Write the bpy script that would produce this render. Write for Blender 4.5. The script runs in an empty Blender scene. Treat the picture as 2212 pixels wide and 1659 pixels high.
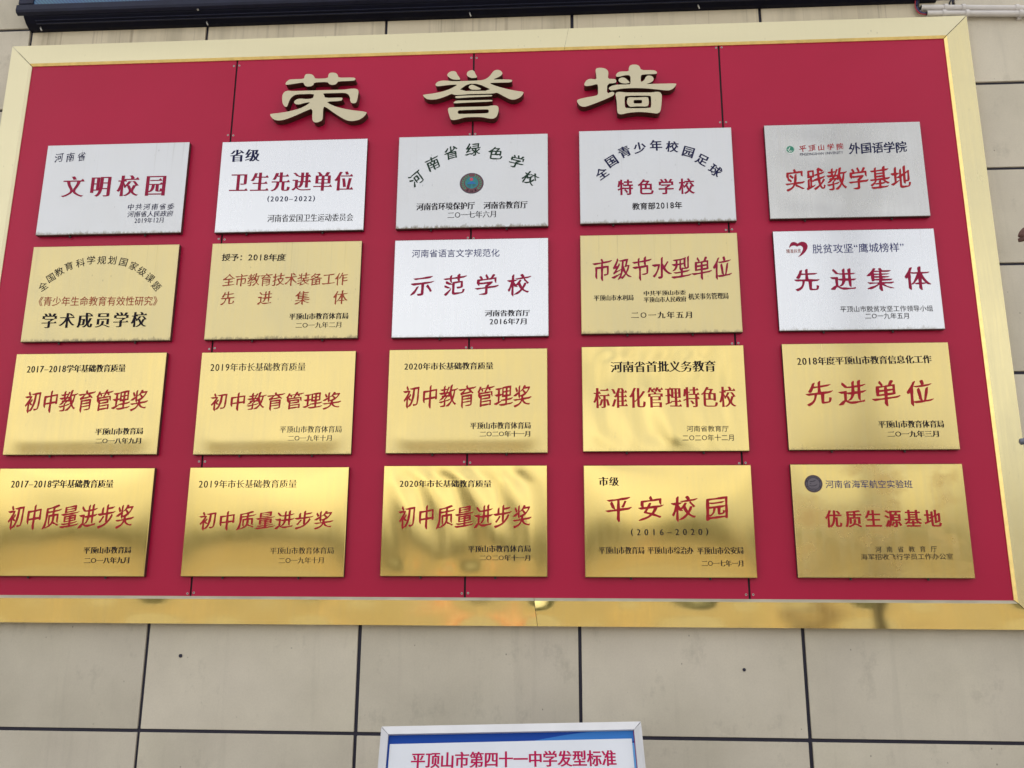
import bpy, math, random
from mathutils import Vector, Matrix
from mathutils.geometry import delaunay_2d_cdt
random.seed(7)
SC = bpy.context.scene
COL = SC.collection

# ------------------------------------------------------------------ camera
Z0 = 2.24                     # height of the grid's middle plaque above the ground
CF, CW, CH = 1876.3, 2212.0, 1659.0      # focal length for a picture 2212 wide
CPOS = Vector((0.356127, -3.153576, Z0 - 0.688942))


def rot(a, b, c):
    return Matrix.Rotation(a, 3, 'Z') @ Matrix.Rotation(b, 3, 'X') @ Matrix.Rotation(c, 3, 'Y')


CR = rot(0.05947055, 0.23300012, -0.00503426)
cam = bpy.data.cameras.new('camera')
cam.sensor_width = 36.0
cam.lens = 36.0 * CF / CW
cam.clip_start = 0.05
cam.clip_end = 3000.0
camo = bpy.data.objects.new('camera', cam)
COL.objects.link(camo)
m = Matrix((CR.col[0], CR.col[2], -CR.col[1])).transposed().to_4x4()
m.translation = CPOS
camo.matrix_world = m
SC.camera = camo

# ------------------------------------------------------------------ sky, sun, exposure
SUN_EL, SUN_AZ = math.radians(50), math.radians(28)     # azimuth measured from +Y, clockwise
w = bpy.data.worlds.new('World')
SC.world = w
w.use_nodes = True
nt = w.node_tree
nt.nodes.clear()
N = nt.nodes.new
L = nt.links.new
sky = N('ShaderNodeTexSky')
sky.sky_type = 'NISHITA'
sky.sun_disc = False
sky.sun_elevation = SUN_EL
sky.sun_rotation = SUN_AZ
sky.air_density = 1.0
sky.dust_density = 4.0
hs = N('ShaderNodeHueSaturation')
hs.inputs['Saturation'].default_value = 0.20
L(sky.outputs[0], hs.inputs['Color'])
tcw = N('ShaderNodeTexCoord')
nz = N('ShaderNodeTexNoise')
nz.inputs['Scale'].default_value = 4.6
nz.inputs['Detail'].default_value = 5
mp = N('ShaderNodeMapping')
mp.inputs['Scale'].default_value = (1, 1, 2.6)
L(tcw.outputs['Generated'], mp.inputs[0])
L(mp.outputs[0], nz.inputs[0])
rp = N('ShaderNodeValToRGB')
rp.color_ramp.elements[0].position = 0.32
rp.color_ramp.elements[0].color = (0.62, 0.65, 0.71, 1)
rp.color_ramp.elements[1].position = 0.66
rp.color_ramp.elements[1].color = (1.36, 1.30, 1.19, 1)
L(nz.outputs[0], rp.inputs[0])
mul = N('ShaderNodeMix')
mul.data_type = 'RGBA'
mul.blend_type = 'MULTIPLY'
mul.inputs[0].default_value = 1.0
L(hs.outputs[0], mul.inputs[6])
L(rp.outputs[0], mul.inputs[7])
bg = N('ShaderNodeBackground')
bg.inputs['Strength'].default_value = 0.15
L(mul.outputs[2], bg.inputs[0])
wo = N('ShaderNodeOutputWorld')
L(bg.outputs[0], wo.inputs[0])

sun = bpy.data.lights.new('sun', 'SUN')
sun.energy = 2.0
sun.angle = math.radians(6)
sun.color = (1.0, 0.95, 0.87)
suno = bpy.data.objects.new('sun', sun)
COL.objects.link(suno)
sd = Vector((math.sin(SUN_AZ) * math.cos(SUN_EL), math.cos(SUN_AZ) * math.cos(SUN_EL), math.sin(SUN_EL)))
suno.rotation_euler = sd.to_track_quat('Z', 'Y').to_euler()
suno.location = (0, -10, 20)

SC.view_settings.view_transform = 'Standard'
SC.view_settings.look = 'None'
SC.view_settings.gamma = 1.0
SC.view_settings.use_curve_mapping = False
SC.view_settings.exposure = 1.56
SC.render.engine = 'CYCLES'
SC.cycles.max_bounces = 8


# ------------------------------------------------------------------ helpers
def ray(px, py):
    return CR @ Vector(((px - CW / 2) / CF, 1.0, -(py - CH / 2) / CF))


def at(px, py, Y=0.0):
    """the point of the upright plane y = Y seen at this place of a 2212 wide picture"""
    d = ray(px, py)
    return CPOS + d * ((Y - CPOS.y) / d.y)


def tag(o, label=None, cat=None, group=None, kind=None):
    if label: o['label'] = label
    if cat: o['category'] = cat
    if group: o['group'] = group
    if kind: o['kind'] = kind
    return o


def empty(name, loc, r=(0, 0, 0)):
    o = bpy.data.objects.new(name, None)
    o.empty_display_size = 0.1
    COL.objects.link(o)
    o.location = loc
    o.rotation_euler = r
    return o


def link(name, me, parent=None, loc=None, r=None):
    o = bpy.data.objects.new(name, me)
    COL.objects.link(o)
    if parent: o.parent = parent
    if loc is not None: o.location = loc
    if r is not None: o.rotation_euler = r
    return o


class MB:
    def __init__(s):
        s.v = []; s.f = []; s.sm = []; s.mi = []

    def add(s, vs, fs, smooth=False, mi=0):
        b = len(s.v)
        s.v += [tuple(q) for q in vs]
        for f in fs:
            s.f.append(tuple(b + i for i in f)); s.sm.append(smooth); s.mi.append(mi)
        return s

    def box(s, x0, x1, y0, y1, z0, z1, bev=0.0, mi=0):
        if bev <= 0:
            vs = [(x, y, z) for z in (z0, z1) for y in (y0, y1) for x in (x0, x1)]
            return s.add(vs, [(0, 2, 3, 1), (4, 5, 7, 6), (0, 1, 5, 4), (2, 6, 7, 3), (0, 4, 6, 2), (1, 3, 7, 5)], mi=mi)
        b = bev
        vs = []; idx = {}
        for i, x in enumerate((x0, x1)):
            for j, y in enumerate((y0, y1)):
                for k, z in enumerate((z0, z1)):
                    sx, sy, sz = (b if i == 0 else -b), (b if j == 0 else -b), (b if k == 0 else -b)
                    idx[i, j, k, 0] = len(vs); vs.append((x, y + sy, z + sz))
                    idx[i, j, k, 1] = len(vs); vs.append((x + sx, y, z + sz))
                    idx[i, j, k, 2] = len(vs); vs.append((x + sx, y + sy, z))
        I = idx
        fs = []
        for i in (0, 1): fs.append([I[i, 0, 0, 0], I[i, 1, 0, 0], I[i, 1, 1, 0], I[i, 0, 1, 0]])
        for j in (0, 1): fs.append([I[0, j, 0, 1], I[1, j, 0, 1], I[1, j, 1, 1], I[0, j, 1, 1]])
        for k in (0, 1): fs.append([I[0, 0, k, 2], I[1, 0, k, 2], I[1, 1, k, 2], I[0, 1, k, 2]])
        for i in (0, 1):
            for j in (0, 1):
                fs.append([I[i, j, 0, 0], I[i, j, 1, 0], I[i, j, 1, 1], I[i, j, 0, 1]])
        for i in (0, 1):
            for k in (0, 1):
                fs.append([I[i, 0, k, 0], I[i, 1, k, 0], I[i, 1, k, 2], I[i, 0, k, 2]])
        for j in (0, 1):
            for k in (0, 1):
                fs.append([I[0, j, k, 1], I[1, j, k, 1], I[1, j, k, 2], I[0, j, k, 2]])
        for i in (0, 1):
            for j in (0, 1):
                for k in (0, 1):
                    fs.append([I[i, j, k, 0], I[i, j, k, 1], I[i, j, k, 2]])
        c = Vector(((x0 + x1) / 2, (y0 + y1) / 2, (z0 + z1) / 2))
        out = []
        for f in fs:
            P = [Vector(vs[q]) for q in f]
            n = (P[1] - P[0]).cross(P[2] - P[0])
            mid = sum(P, Vector()) / len(P)
            out.append(f if n.dot(mid - c) > 0 else f[::-1])
        return s.add(vs, out, mi=mi)

    def tube(s, pts, r, n=10, caps=True, mi=0, taper=None):
        pts = [Vector(p) for p in pts]
        rings = []
        for i, p in enumerate(pts):
            t = (pts[min(i + 1, len(pts) - 1)] - pts[max(i - 1, 0)]).normalized()
            a = t.cross(Vector((0, 0, 1)))
            if a.length < 0.1: a = t.cross(Vector((1, 0, 0)))
            a.normalize(); b = t.cross(a)
            rr = r if taper is None else taper[i]
            rings.append([p + (a * math.cos(2 * math.pi * k / n) + b * math.sin(2 * math.pi * k / n)) * rr for k in range(n)])
        vs = [q for rg in rings for q in rg]
        fs = [(i * n + k, i * n + (k + 1) % n, (i + 1) * n + (k + 1) % n, (i + 1) * n + k) for i in range(len(pts) - 1) for k in range(n)]
        s.add(vs, fs, True, mi)
        if caps:
            s.add(rings[0], [tuple(range(n))], False, mi)
            s.add(rings[-1], [tuple(range(n))[::-1]], False, mi)
        return s

    def mesh(s, name, mats):
        me = bpy.data.meshes.new(name)
        me.from_pydata(s.v, [], s.f)
        me.polygons.foreach_set('use_smooth', s.sm)
        for mt in (mats if isinstance(mats, (list, tuple)) else [mats]): me.materials.append(mt)
        me.polygons.foreach_set('material_index', s.mi)
        me.update()
        return me

    def build(s, name, mats, parent=None, loc=None, r=None):
        return link(name, s.mesh(name, mats), parent, loc, r)


# ------------------------------------------------------------------ materials
def mat(name):
    mt = bpy.data.materials.new(name)
    mt.use_nodes = True
    t = mt.node_tree
    b = t.nodes['Principled BSDF']
    return mt, t, b


def node(t, typ, **kw):
    n = t.nodes.new(typ)
    for k, v in kw.items():
        if k.startswith('i_'):
            n.inputs[k[2:].replace('_', ' ')].default_value = v
        else:
            setattr(n, k, v)
    return n


def mixc(t, fac, a, b, mode='MIX'):
    n = t.nodes.new('ShaderNodeMix')
    n.data_type = 'RGBA'
    n.blend_type = mode
    for sock, val in ((0, fac), (6, a), (7, b)):
        if hasattr(val, 'links'): t.links.new(val, n.inputs[sock])
        elif sock == 0: n.inputs[0].default_value = val
        else: n.inputs[sock].default_value = (*val, 1) if len(val) == 3 else val
    return n.outputs[2]


def math_(t, op, a, b=0.0, clamp=False):
    n = t.nodes.new('ShaderNodeMath')
    n.operation = op
    n.use_clamp = clamp
    for i, val in enumerate((a, b)):
        if hasattr(val, 'links'): t.links.new(val, n.inputs[i])
        else: n.inputs[i].default_value = val
    return n.outputs[0]


def ramp(t, fac, p0, p1, c0=(0, 0, 0, 1), c1=(1, 1, 1, 1)):
    n = t.nodes.new('ShaderNodeValToRGB')
    n.color_ramp.elements[0].position = p0; n.color_ramp.elements[0].color = c0
    n.color_ramp.elements[1].position = p1; n.color_ramp.elements[1].color = c1
    t.links.new(fac, n.inputs[0])
    return n.outputs[0]


def coords(t, scale=(1, 1, 1), shift=True, src='Object'):
    tc = t.nodes.new('ShaderNodeTexCoord')
    mp = t.nodes.new('ShaderNodeMapping')
    mp.inputs['Scale'].default_value = scale
    t.links.new(tc.outputs[src], mp.inputs[0])
    if shift:
        oi = t.nodes.new('ShaderNodeObjectInfo')
        mm = t.nodes.new('ShaderNodeVectorMath'); mm.operation = 'SCALE'
        cb = t.nodes.new('ShaderNodeCombineXYZ')
        t.links.new(oi.outputs['Random'], cb.inputs[0])
        t.links.new(oi.outputs['Random'], cb.inputs[2])
        t.links.new(cb.outputs[0], mm.inputs[0])
        mm.inputs['Scale'].default_value = 37.0
        t.links.new(mm.outputs[0], mp.inputs['Location'])
    return mp.outputs[0]


def noise(t, vec, scale, detail=4, rough=0.55):
    n = t.nodes.new('ShaderNodeTexNoise')
    n.inputs['Scale'].default_value = scale
    n.inputs['Detail'].default_value = detail
    n.inputs['Roughness'].default_value = rough
    t.links.new(vec, n.inputs['Vector'])
    return n.outputs[0]


def plain(name, col, rough=0.5, metal=0.0, var=0.0, scale=8, bump=0.0, spec=None):
    mt, t, b = mat(name)
    b.inputs['Roughness'].default_value = rough
    b.inputs['Metallic'].default_value = metal
    if spec is not None: b.inputs['Specular IOR Level'].default_value = spec
    if var > 0 or bump > 0:
        v = coords(t)
        f = noise(t, v, scale, 6)
        t.links.new(mixc(t, ramp(t, f, .3, .7), tuple(c * (1 - var) for c in col), tuple(min(1, c * (1 + var)) for c in col)), b.inputs['Base Color'])
        if bump > 0:
            bp = t.nodes.new('ShaderNodeBump')
            bp.inputs['Strength'].default_value = bump
            bp.inputs['Distance'].default_value = 0.002
            t.links.new(noise(t, v, scale * 12, 5), bp.inputs['Height'])
            t.links.new(bp.outputs[0], b.inputs['Normal'])
    else:
        b.inputs['Base Color'].default_value = (*col, 1)
    return mt


def metal_sheet(name, col, rough, dust, dustcol, edge_dirt=0.0, streak=0.3, spots=0.35, metallic=1.0, stain=0.0, half=0.199):
    """brushed sheet metal with fine vertical grain, a film of dust, run marks and grime above its lower edge"""
    mt, t, b = mat(name)
    grain = noise(t, coords(t, (1400, 1, 9)), 1.0, 3, .6)
    fine = noise(t, coords(t, (60, 1, 3)), 1.0, 5, .65)
    cloud = noise(t, coords(t, (5, 1, 5)), 1.0, 4, .5)
    film = math_(t, 'ADD', math_(t, 'MULTIPLY', cloud, .5), math_(t, 'MULTIPLY', fine, .5))
    dmask = ramp(t, film, .38, .66)
    dm = math_(t, 'ADD', dust, math_(t, 'MULTIPLY', dmask, streak * .5), True)
    c = mixc(t, dm, col, dustcol)
    # small pitted spots and dribbles
    vo = t.nodes.new('ShaderNodeTexVoronoi')
    vo.inputs['Scale'].default_value = 1.0
    t.links.new(coords(t, (42, 1, 20)), vo.inputs['Vector'])
    sp = math_(t, 'SUBTRACT', 1.0, ramp(t, vo.outputs['Distance'], .045, .12), True)
    sel = ramp(t, noise(t, coords(t, (9, 1, 7)), 1.0, 2), .50, .62)
    spm = math_(t, 'MULTIPLY', math_(t, 'MULTIPLY', sp, sel), spots)
    c = mixc(t, spm, c, tuple(q * .45 for q in dustcol))
    rr = math_(t, 'ADD', rough, math_(t, 'MULTIPLY', dm, .25))
    met = math_(t, 'MULTIPLY', math_(t, 'SUBTRACT', 1.0, math_(t, 'MULTIPLY', dm, .75)), metallic)
    if stain > 0:
        sm = ramp(t, noise(t, coords(t, (5, 1, 7)), 1.0, 5, .55), .50, .68)
        c = mixc(t, math_(t, 'MULTIPLY', sm, stain), c, (.46, .27, .08))
        rr = math_(t, 'ADD', rr, math_(t, 'MULTIPLY', sm, stain * .3))
    if edge_dirt > 0:
        tc = t.nodes.new('ShaderNodeTexCoord')
        sx = t.nodes.new('ShaderNodeSeparateXYZ')
        t.links.new(tc.outputs['Object'], sx.inputs[0])
        up = math_(t, 'ADD', sx.outputs[2], half)                        # height above the lower edge
        drip = noise(t, coords(t, (55, 1, 14)), 1.0, 6, .75)
        lim = math_(t, 'ADD', .002, math_(t, 'MULTIPLY', ramp(t, drip, .40, .72), .024))
        em = math_(t, 'SUBTRACT', 1.0, math_(t, 'DIVIDE', up, lim), True)
        patch = ramp(t, noise(t, coords(t, (6, 1, 1)), 1.0, 2), .35, .6, (.25, .25, .25, 1))
        blot = ramp(t, noise(t, coords(t, (110, 1, 70)), 1.0, 5, .7), .38, .62, (.3, .3, .3, 1))
        em = math_(t, 'MULTIPLY', math_(t, 'MULTIPLY', math_(t, 'MULTIPLY', math_(t, 'POWER', em, .8), blot), patch), edge_dirt)
        # long faint run marks from the upper edge
        run = ramp(t, noise(t, coords(t, (120, 1, 1.2)), 1.0, 3, .7), .60, .70)
        fade = math_(t, 'MULTIPLY', math_(t, 'SUBTRACT', up, .16), 4.0, True)
        em = math_(t, 'MAXIMUM', em, math_(t, 'MULTIPLY', math_(t, 'MULTIPLY', run, fade), edge_dirt * .2))
        c = mixc(t, em, c, (.23, .20, .14))
        met = math_(t, 'MULTIPLY', met, math_(t, 'SUBTRACT', 1.0, math_(t, 'MULTIPLY', em, .9)))
        rr = math_(t, 'ADD', rr, math_(t, 'MULTIPLY', em, .4))
    t.links.new(c, b.inputs['Base Color'])
    t.links.new(rr, b.inputs['Roughness'])
    t.links.new(met, b.inputs['Metallic'])
    bp = t.nodes.new('ShaderNodeBump')
    bp.inputs['Strength'].default_value = .06
    bp.inputs['Distance'].default_value = .0002
    t.links.new(grain, bp.inputs['Height'])
    t.links.new(bp.outputs[0], b.inputs['Normal'])
    return mt


BRASS = (.64, .485, .172)
DUSTY = (.60, .545, .35)
SILVER = (.58, .585, .605)
M = {}
M['brass_worn'] = metal_sheet('worn_brass', (.67, .525, .215), .30, .28, DUSTY, 1.25, .5, .5)
M['brass'] = metal_sheet('brushed_brass', BRASS, .20, .10, DUSTY, .35, .35, .4)
M['brass_clean'] = metal_sheet('polished_brass', (.70, .515, .165), .10, .03, DUSTY, .0, .2, .15)
M['brass_mirror'] = metal_sheet('mirror_brass', BRASS, .09, .05, DUSTY, .15, .2, .35)
M['brass_stained'] = metal_sheet('stained_brass', (.58, .43, .135), .14, .06, DUSTY, .2, .4, .2, 1.0, .55)
M['steel_worn'] = metal_sheet('worn_steel', SILVER, .34, .30, (.64, .64, .635), 1.25, .5, .5)
M['steel'] = metal_sheet('brushed_steel', (.63, .63, .64), .24, .10, (.66, .66, .67), .5, .16, .25)
M['steel_smudged'] = metal_sheet('smudged_steel', (.52, .51, .49), .20, .14, (.46, .45, .42), .1, .6, .3)
M['frame_brass'] = metal_sheet('frame_brass', (.68, .575, .30), .18, .12, DUSTY, 0, .55, .4)
M['frame_dusty'] = metal_sheet('dusty_frame_brass', (.66, .590, .37), .26, .35, (.72, .65, .43), 0, .5, .6)
M['frame_low'] = metal_sheet('lower_frame_brass', (.78, .60, .215), .06, .04, DUSTY, 0, .25, .25)
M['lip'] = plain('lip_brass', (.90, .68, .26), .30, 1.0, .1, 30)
M['lip_dull'] = plain('sky_toned_lip', (.46, .42, .31), .55, .25, .15, 9)  # pale sky reflection of the bottom lip put into its colour
M['letter_face'] = metal_sheet('letter_brass', (.60, .53, .35), .38, .66, (.57, .51, .36), 0, .3, .3)
M['shaded_letter_side'] = plain('shaded_letter_side', (.085, .042, .030), .5, .4, .2, 20)  # same metal as the faces, darkened for the dim red it reflects
M['plate_side'] = plain('shaded_plate_side', (.13, .085, .075), .45, .75, .25, 20)  # plaque sides coloured dark for their dim reflection of the red board
M['screw'] = plain('screw_steel', (.42, .40, .36), .4, .8)
M['dark_screw'] = plain('dark_screw', (.05, .035, .03), .5, .3)
M['red_ink'] = plain('red_ink', (.285, .008, .045), .42, 0, .12, 60, 0, .15)
M['crimson_ink'] = plain('crimson_ink', (.36, .012, .022), .42, 0, .12, 60, 0, .15)
M['rust_ink'] = plain('rust_ink', (.33, .060, .030), .5, 0, .2, 60, 0, .15)
M['black_ink'] = plain('black_ink', (.009, .006, .012), .55, spec=.12)
M['navy_ink'] = plain('navy_ink', (.014, .016, .065), .55, spec=.12)
M['blue_ink'] = plain('blue_ink', (.032, .036, .15), .55, spec=.12)
M['green_ink'] = plain('dark_green_ink', (.018, .042, .028), .5, spec=.12)


def red_panel():
    mt, t, b = mat('red_panel')
    c = mixc(t, ramp(t, noise(t, coords(t, (1.2, 1, 1.2)), 1.0, 3), .3, .7), (.385, .0035, .038), (.430, .0055, .048))
    sp = ramp(t, noise(t, coords(t, (30, 1, 22)), 1.0, 6, .7), .68, .80)
    c = mixc(t, math_(t, 'MULTIPLY', sp, .25), c, (.15, .02, .03))
    t.links.new(c, b.inputs['Base Color'])
    t.links.new(math_(t, 'ADD', .26, math_(t, 'MULTIPLY', noise(t, coords(t, (2.2, 1, 1.4)), 1.0, 4), .26)), b.inputs['Roughness'])
    b.inputs['Specular IOR Level'].default_value = .27
    return mt


def stone():
    mt, t, b = mat('beige_panel')
    big = noise(t, coords(t, (2.0, 1, 2.0)), 1.0, 6, .62)
    c = mixc(t, ramp(t, big, .34, .68), (.515, .465, .370), (.665, .605, .485))
    warm = ramp(t, noise(t, coords(t, (1.1, 1, .8)), 1.0, 3), .42, .68)
    c = mixc(t, math_(t, 'MULTIPLY', warm, .5), c, (.560, .495, .435))
    fine = noise(t, coords(t, (160, 1, 160)), 1.0, 4, .7)
    c = mixc(t, math_(t, 'MULTIPLY', ramp(t, fine, .4, .8), .16), c, (.27, .24, .19))
    grime = ramp(t, noise(t, coords(t, (7, 1, 5)), 1.0, 8, .72), .56, .76)
    c = mixc(t, math_(t, 'MULTIPLY', grime, .50), c, (.22, .195, .155))
    # pits
    vo = t.nodes.new('ShaderNodeTexVoronoi')
    vo.inputs['Scale'].default_value = 1.0
    t.links.new(coords(t, (26, 1, 20)), vo.inputs['Vector'])
    pit = math_(t, 'SUBTRACT', 1.0, ramp(t, vo.outputs['Distance'], .03, .085), True)
    pit = math_(t, 'MULTIPLY', pit, ramp(t, noise(t, coords(t, (5, 1, 5)), 1.0, 2), .52, .60))
    c = mixc(t, math_(t, 'MULTIPLY', pit, .7), c, (.12, .10, .08))
    oi = t.nodes.new('ShaderNodeObjectInfo')
    tone = t.nodes.new('ShaderNodeCombineColor')
    tv = math_(t, 'ADD', .93, math_(t, 'MULTIPLY', oi.outputs['Random'], .12))
    t.links.new(tv, tone.inputs[0]); t.links.new(tv, tone.inputs[1]); t.links.new(math_(t, 'MULTIPLY', tv, .99), tone.inputs[2])
    stk = ramp(t, noise(t, coords(t, (14, 1, .9)), 1.0, 5, .65), .56, .74)
    c = mixc(t, math_(t, 'MULTIPLY', stk, .22), c, (.30, .27, .215))
    c = mixc(t, 1.0, c, tone.outputs[0], 'MULTIPLY')
    t.links.new(c, b.inputs['Base Color'])
    b.inputs['Roughness'].default_value = .72
    bp = t.nodes.new('ShaderNodeBump')
    bp.inputs['Strength'].default_value = .25
    bp.inputs['Distance'].default_value = .0015
    t.links.new(math_(t, 'SUBTRACT', fine, math_(t, 'MULTIPLY', pit, 2.0)), bp.inputs['Height'])
    t.links.new(bp.outputs[0], b.inputs['Normal'])
    return mt


def stone_streaked():
    """the course under the screen, streaked by rain that runs off the screen's lower edge"""
    mt, t, b = mat('streaked_panel')
    big = noise(t, coords(t, (2.2, 1, 2.2)), 1.0, 6, .6)
    c = mixc(t, ramp(t, big, .34, .68), (.560, .485, .350), (.68, .60, .45))
    st = ramp(t, noise(t, coords(t, (38, 1, .5)), 1.0, 3, .65), .56, .70)
    c = mixc(t, math_(t, 'MULTIPLY', st, .55), c, (.21, .155, .105))
    st2 = ramp(t, noise(t, coords(t, (9, 1, .9), True), 1.0, 4, .6), .48, .72)
    c = mixc(t, math_(t, 'MULTIPLY', st2, .45), c, (.26, .225, .16))
    st3 = ramp(t, noise(t, coords(t, (150, 1, .4)), 1.0, 2, .5), .70, .76)
    c = mixc(t, math_(t, 'MULTIPLY', st3, .75), c, (.12, .075, .055))
    t.links.new(c, b.inputs['Base Color'])
    b.inputs['Roughness'].default_value = .75
    return mt


M['red'] = red_panel()
M['stone'] = stone()
M['stone_streaked'] = stone_streaked()
M['sealant'] = plain('dark_sealant', (.012, .010, .028), .6)
M['seam'] = plain('black_seam_gap', (.010, .006, .010), .7)  # near-black sheet behind the open panel seams
M['black_case'] = plain('black_case', (.0025, .003, .012), .5, 0, .25, 14, .2, .15)
M['bezel'] = plain('grey_black_bezel', (.012, .014, .034), .45, 0, .2, 14, .2, .25)
M['pvc'] = plain('white_pvc', (.62, .585, .56), .4, 0, .08, 10)
M['white_frame'] = plain('white_frame', (.70, .70, .72), .35, 0, .05, 12)
M['alu'] = metal_sheet('smudged_aluminium', (.70, .70, .72), .24, .35, (.42, .41, .40), 0, .9, .4)
M['cable_black'] = plain('black_cable', (.012, .012, .016), .45)
M['cable_red'] = plain('red_cable', (.42, .03, .05), .45)
M['cable_blue'] = plain('blue_cable', (.03, .035, .12), .45)
M['poster_white'] = plain('poster_white', (.66, .68, .73), .32, 0, .03, 5)
M['poster_red'] = plain('poster_red', (.42, .006, .075), .5, spec=.12)
M['rod'] = plain('grey_blue_rod', (.14, .15, .19), .45, .3, .2, 20)
M['rust'] = plain('rusty_iron', (.10, .045, .035), .8, 0, .4, 30, .4)
M['pale_shade'] = plain('pale_shade', (.72, .66, .60), .5)


# ------------------------------------------------------------------ outlines, lettering
def fill(loops):
    """triangulate closed 2D loops whose ink winds counter-clockwise (overlaps stay filled, holes stay open)"""
    vs = []; fs = []
    boxes = [(min(p[0] for p in l), max(p[0] for p in l), min(p[1] for p in l), max(p[1] for p in l)) for l in loops]
    # loops whose boxes touch are filled together
    par = list(range(len(loops)))

    def find(i):
        while par[i] != i: i = par[i]
        return i
    for i in range(len(loops)):
        for j in range(i):
            a, b = boxes[i], boxes[j]
            if a[0] <= b[1] and b[0] <= a[1] and a[2] <= b[3] and b[2] <= a[3]: par[find(i)] = find(j)
    gr = {}
    for i in range(len(loops)): gr.setdefault(find(i), []).append(loops[i])
    for ls in gr.values():
        P = []; E = []
        ext = max(max(p[0] for p in l) - min(p[0] for p in l) for l in ls)
        sc = 1.0 / max(ext, 1e-6)
        ox_, oz_ = ls[0][0]
        for l in ls:
            k = len(P); n = len(l)
            P += [Vector(((p[0] - ox_) * sc, (p[1] - oz_) * sc)) for p in l]
            E += [(k + i, k + (i + 1) % n) for i in range(n)]
        ov, oe, of, *_ = delaunay_2d_cdt(P, E, [], 0, 1e-6, False)
        seg = [(P[i], P[j]) for i, j in E]
        base = len(vs)
        vs += [(v.x / sc + ox_, v.y / sc + oz_) for v in ov]
        for f in of:
            c = sum((ov[i] for i in f), Vector((0, 0))) / len(f)
            wn = 0
            for p, q in seg:
                if p.y <= c.y:
                    if q.y > c.y and (q.x - p.x) * (c.y - p.y) - (c.x - p.x) * (q.y - p.y) > 0: wn += 1
                elif q.y <= c.y and (q.x - p.x) * (c.y - p.y) - (c.x - p.x) * (q.y - p.y) < 0: wn -= 1
            if wn > 0:
                ar = sum(ov[f[i]].cross(ov[f[(i + 1) % len(f)]]) for i in range(len(f)))
                fs.append(tuple(base + i for i in (f if ar > 0 else f[::-1])))
    return vs, fs


def nest(loops):
    """wind traced outlines: outer ones counter-clockwise, holes clockwise"""
    def area(l): return sum(l[i][0] * l[(i + 1) % len(l)][1] - l[(i + 1) % len(l)][0] * l[i][1] for i in range(len(l)))

    def inside(p, l):
        c = False
        for i in range(len(l)):
            a, b = l[i], l[i - 1]
            if (a[1] > p[1]) != (b[1] > p[1]) and p[0] < (b[0] - a[0]) * (p[1] - a[1]) / (b[1] - a[1]) + a[0]: c = not c
        return c
    out = []
    for l in loops:
        d = sum(inside(l[0], k) for k in loops if k is not l)
        out.append(l if (area(l) > 0) == (d % 2 == 0) else l[::-1])
    return out


def chaikin(lp, q=.25, maxcut=1e9):
    out = []
    n = len(lp)
    for i in range(n):
        a, b = Vector(lp[i]), Vector(lp[(i + 1) % n])
        d = b - a
        k = min(q, maxcut / max(d.length, 1e-9))
        out += [tuple(a + d * k), tuple(b - d * k)]
    return out


GL = {}


def glyph(ch):
    """outline of one character from Blender's built-in typeface: loops of (x, y, is_corner), ink counter-clockwise"""
    if ch in GL: return GL[ch]
    c = bpy.data.curves.new('g', 'FONT')
    c.body = ch
    o = bpy.data.objects.new('g', c)
    COL.objects.link(o)
    bpy.context.view_layer.update()
    k = o.to_curve(bpy.context.evaluated_depsgraph_get())
    loops = []
    for s in k.splines:
        bp = list(s.bezier_points)
        n = len(bp)
        lp = []
        for i in range(n):
            a, b = bp[i], bp[(i + 1) % n]
            p0, p1, p2, p3 = (Vector(q[:2]) for q in (a.co, a.handle_right, b.handle_left, b.co))
            lp.append(tuple(p0))
            d = (p3 - p0)
            if d.length < 1e-5: continue
            e1 = abs(d.x * (p1 - p0).y - d.y * (p1 - p0).x) / d.length
            e2 = abs(d.x * (p2 - p0).y - d.y * (p2 - p0).x) / d.length
            if max(e1, e2) > .004:
                m_ = 3 if d.length < .25 else 5
                for j in range(1, m_):
                    u = j / m_
                    q = p0 * (1 - u) ** 3 + p1 * 3 * u * (1 - u) ** 2 + p2 * 3 * u * u * (1 - u) + p3 * u ** 3
                    lp.append(tuple(q))
        cl = []
        for q in lp:
            if not cl or (Vector(q) - Vector(cl[-1])).length > .002: cl.append(q)
        if len(cl) > 2: loops.append(cl)
    area = sum(sum(l[i][0] * l[(i + 1) % len(l)][1] - l[(i + 1) % len(l)][0] * l[i][1] for i in range(len(l))) for l in loops)
    if area < 0: loops = [l[::-1] for l in loops]
    o.to_curve_clear()
    bpy.data.objects.remove(o)
    bpy.data.curves.remove(c)
    GL[ch] = loops
    return loops


STY = {   # x weight, y weight, slant up, wobble, brush ends, serif, squash
    'hei': dict(ox=.002, oy=.002),
    'heib': dict(ox=.020, oy=.014),
    'heix': dict(ox=.032, oy=.010),
    'song': dict(ox=.014, oy=-.014, serif=.055),
    'songb': dict(ox=.040, oy=-.011, serif=.08),
    'kai': dict(ox=.010, oy=.000, up=.10, wob=.012, brush=.05, rnd=1),
    'kaib': dict(ox=.022, oy=.008, up=.09, wob=.010, brush=.06, rnd=1),
    'xing': dict(ox=.020, oy=.008, up=.13, wob=.011, brush=.09, rnd=1),
    'li': dict(ox=.022, oy=.006, wob=.012, brush=.07, rnd=1),
}


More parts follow.
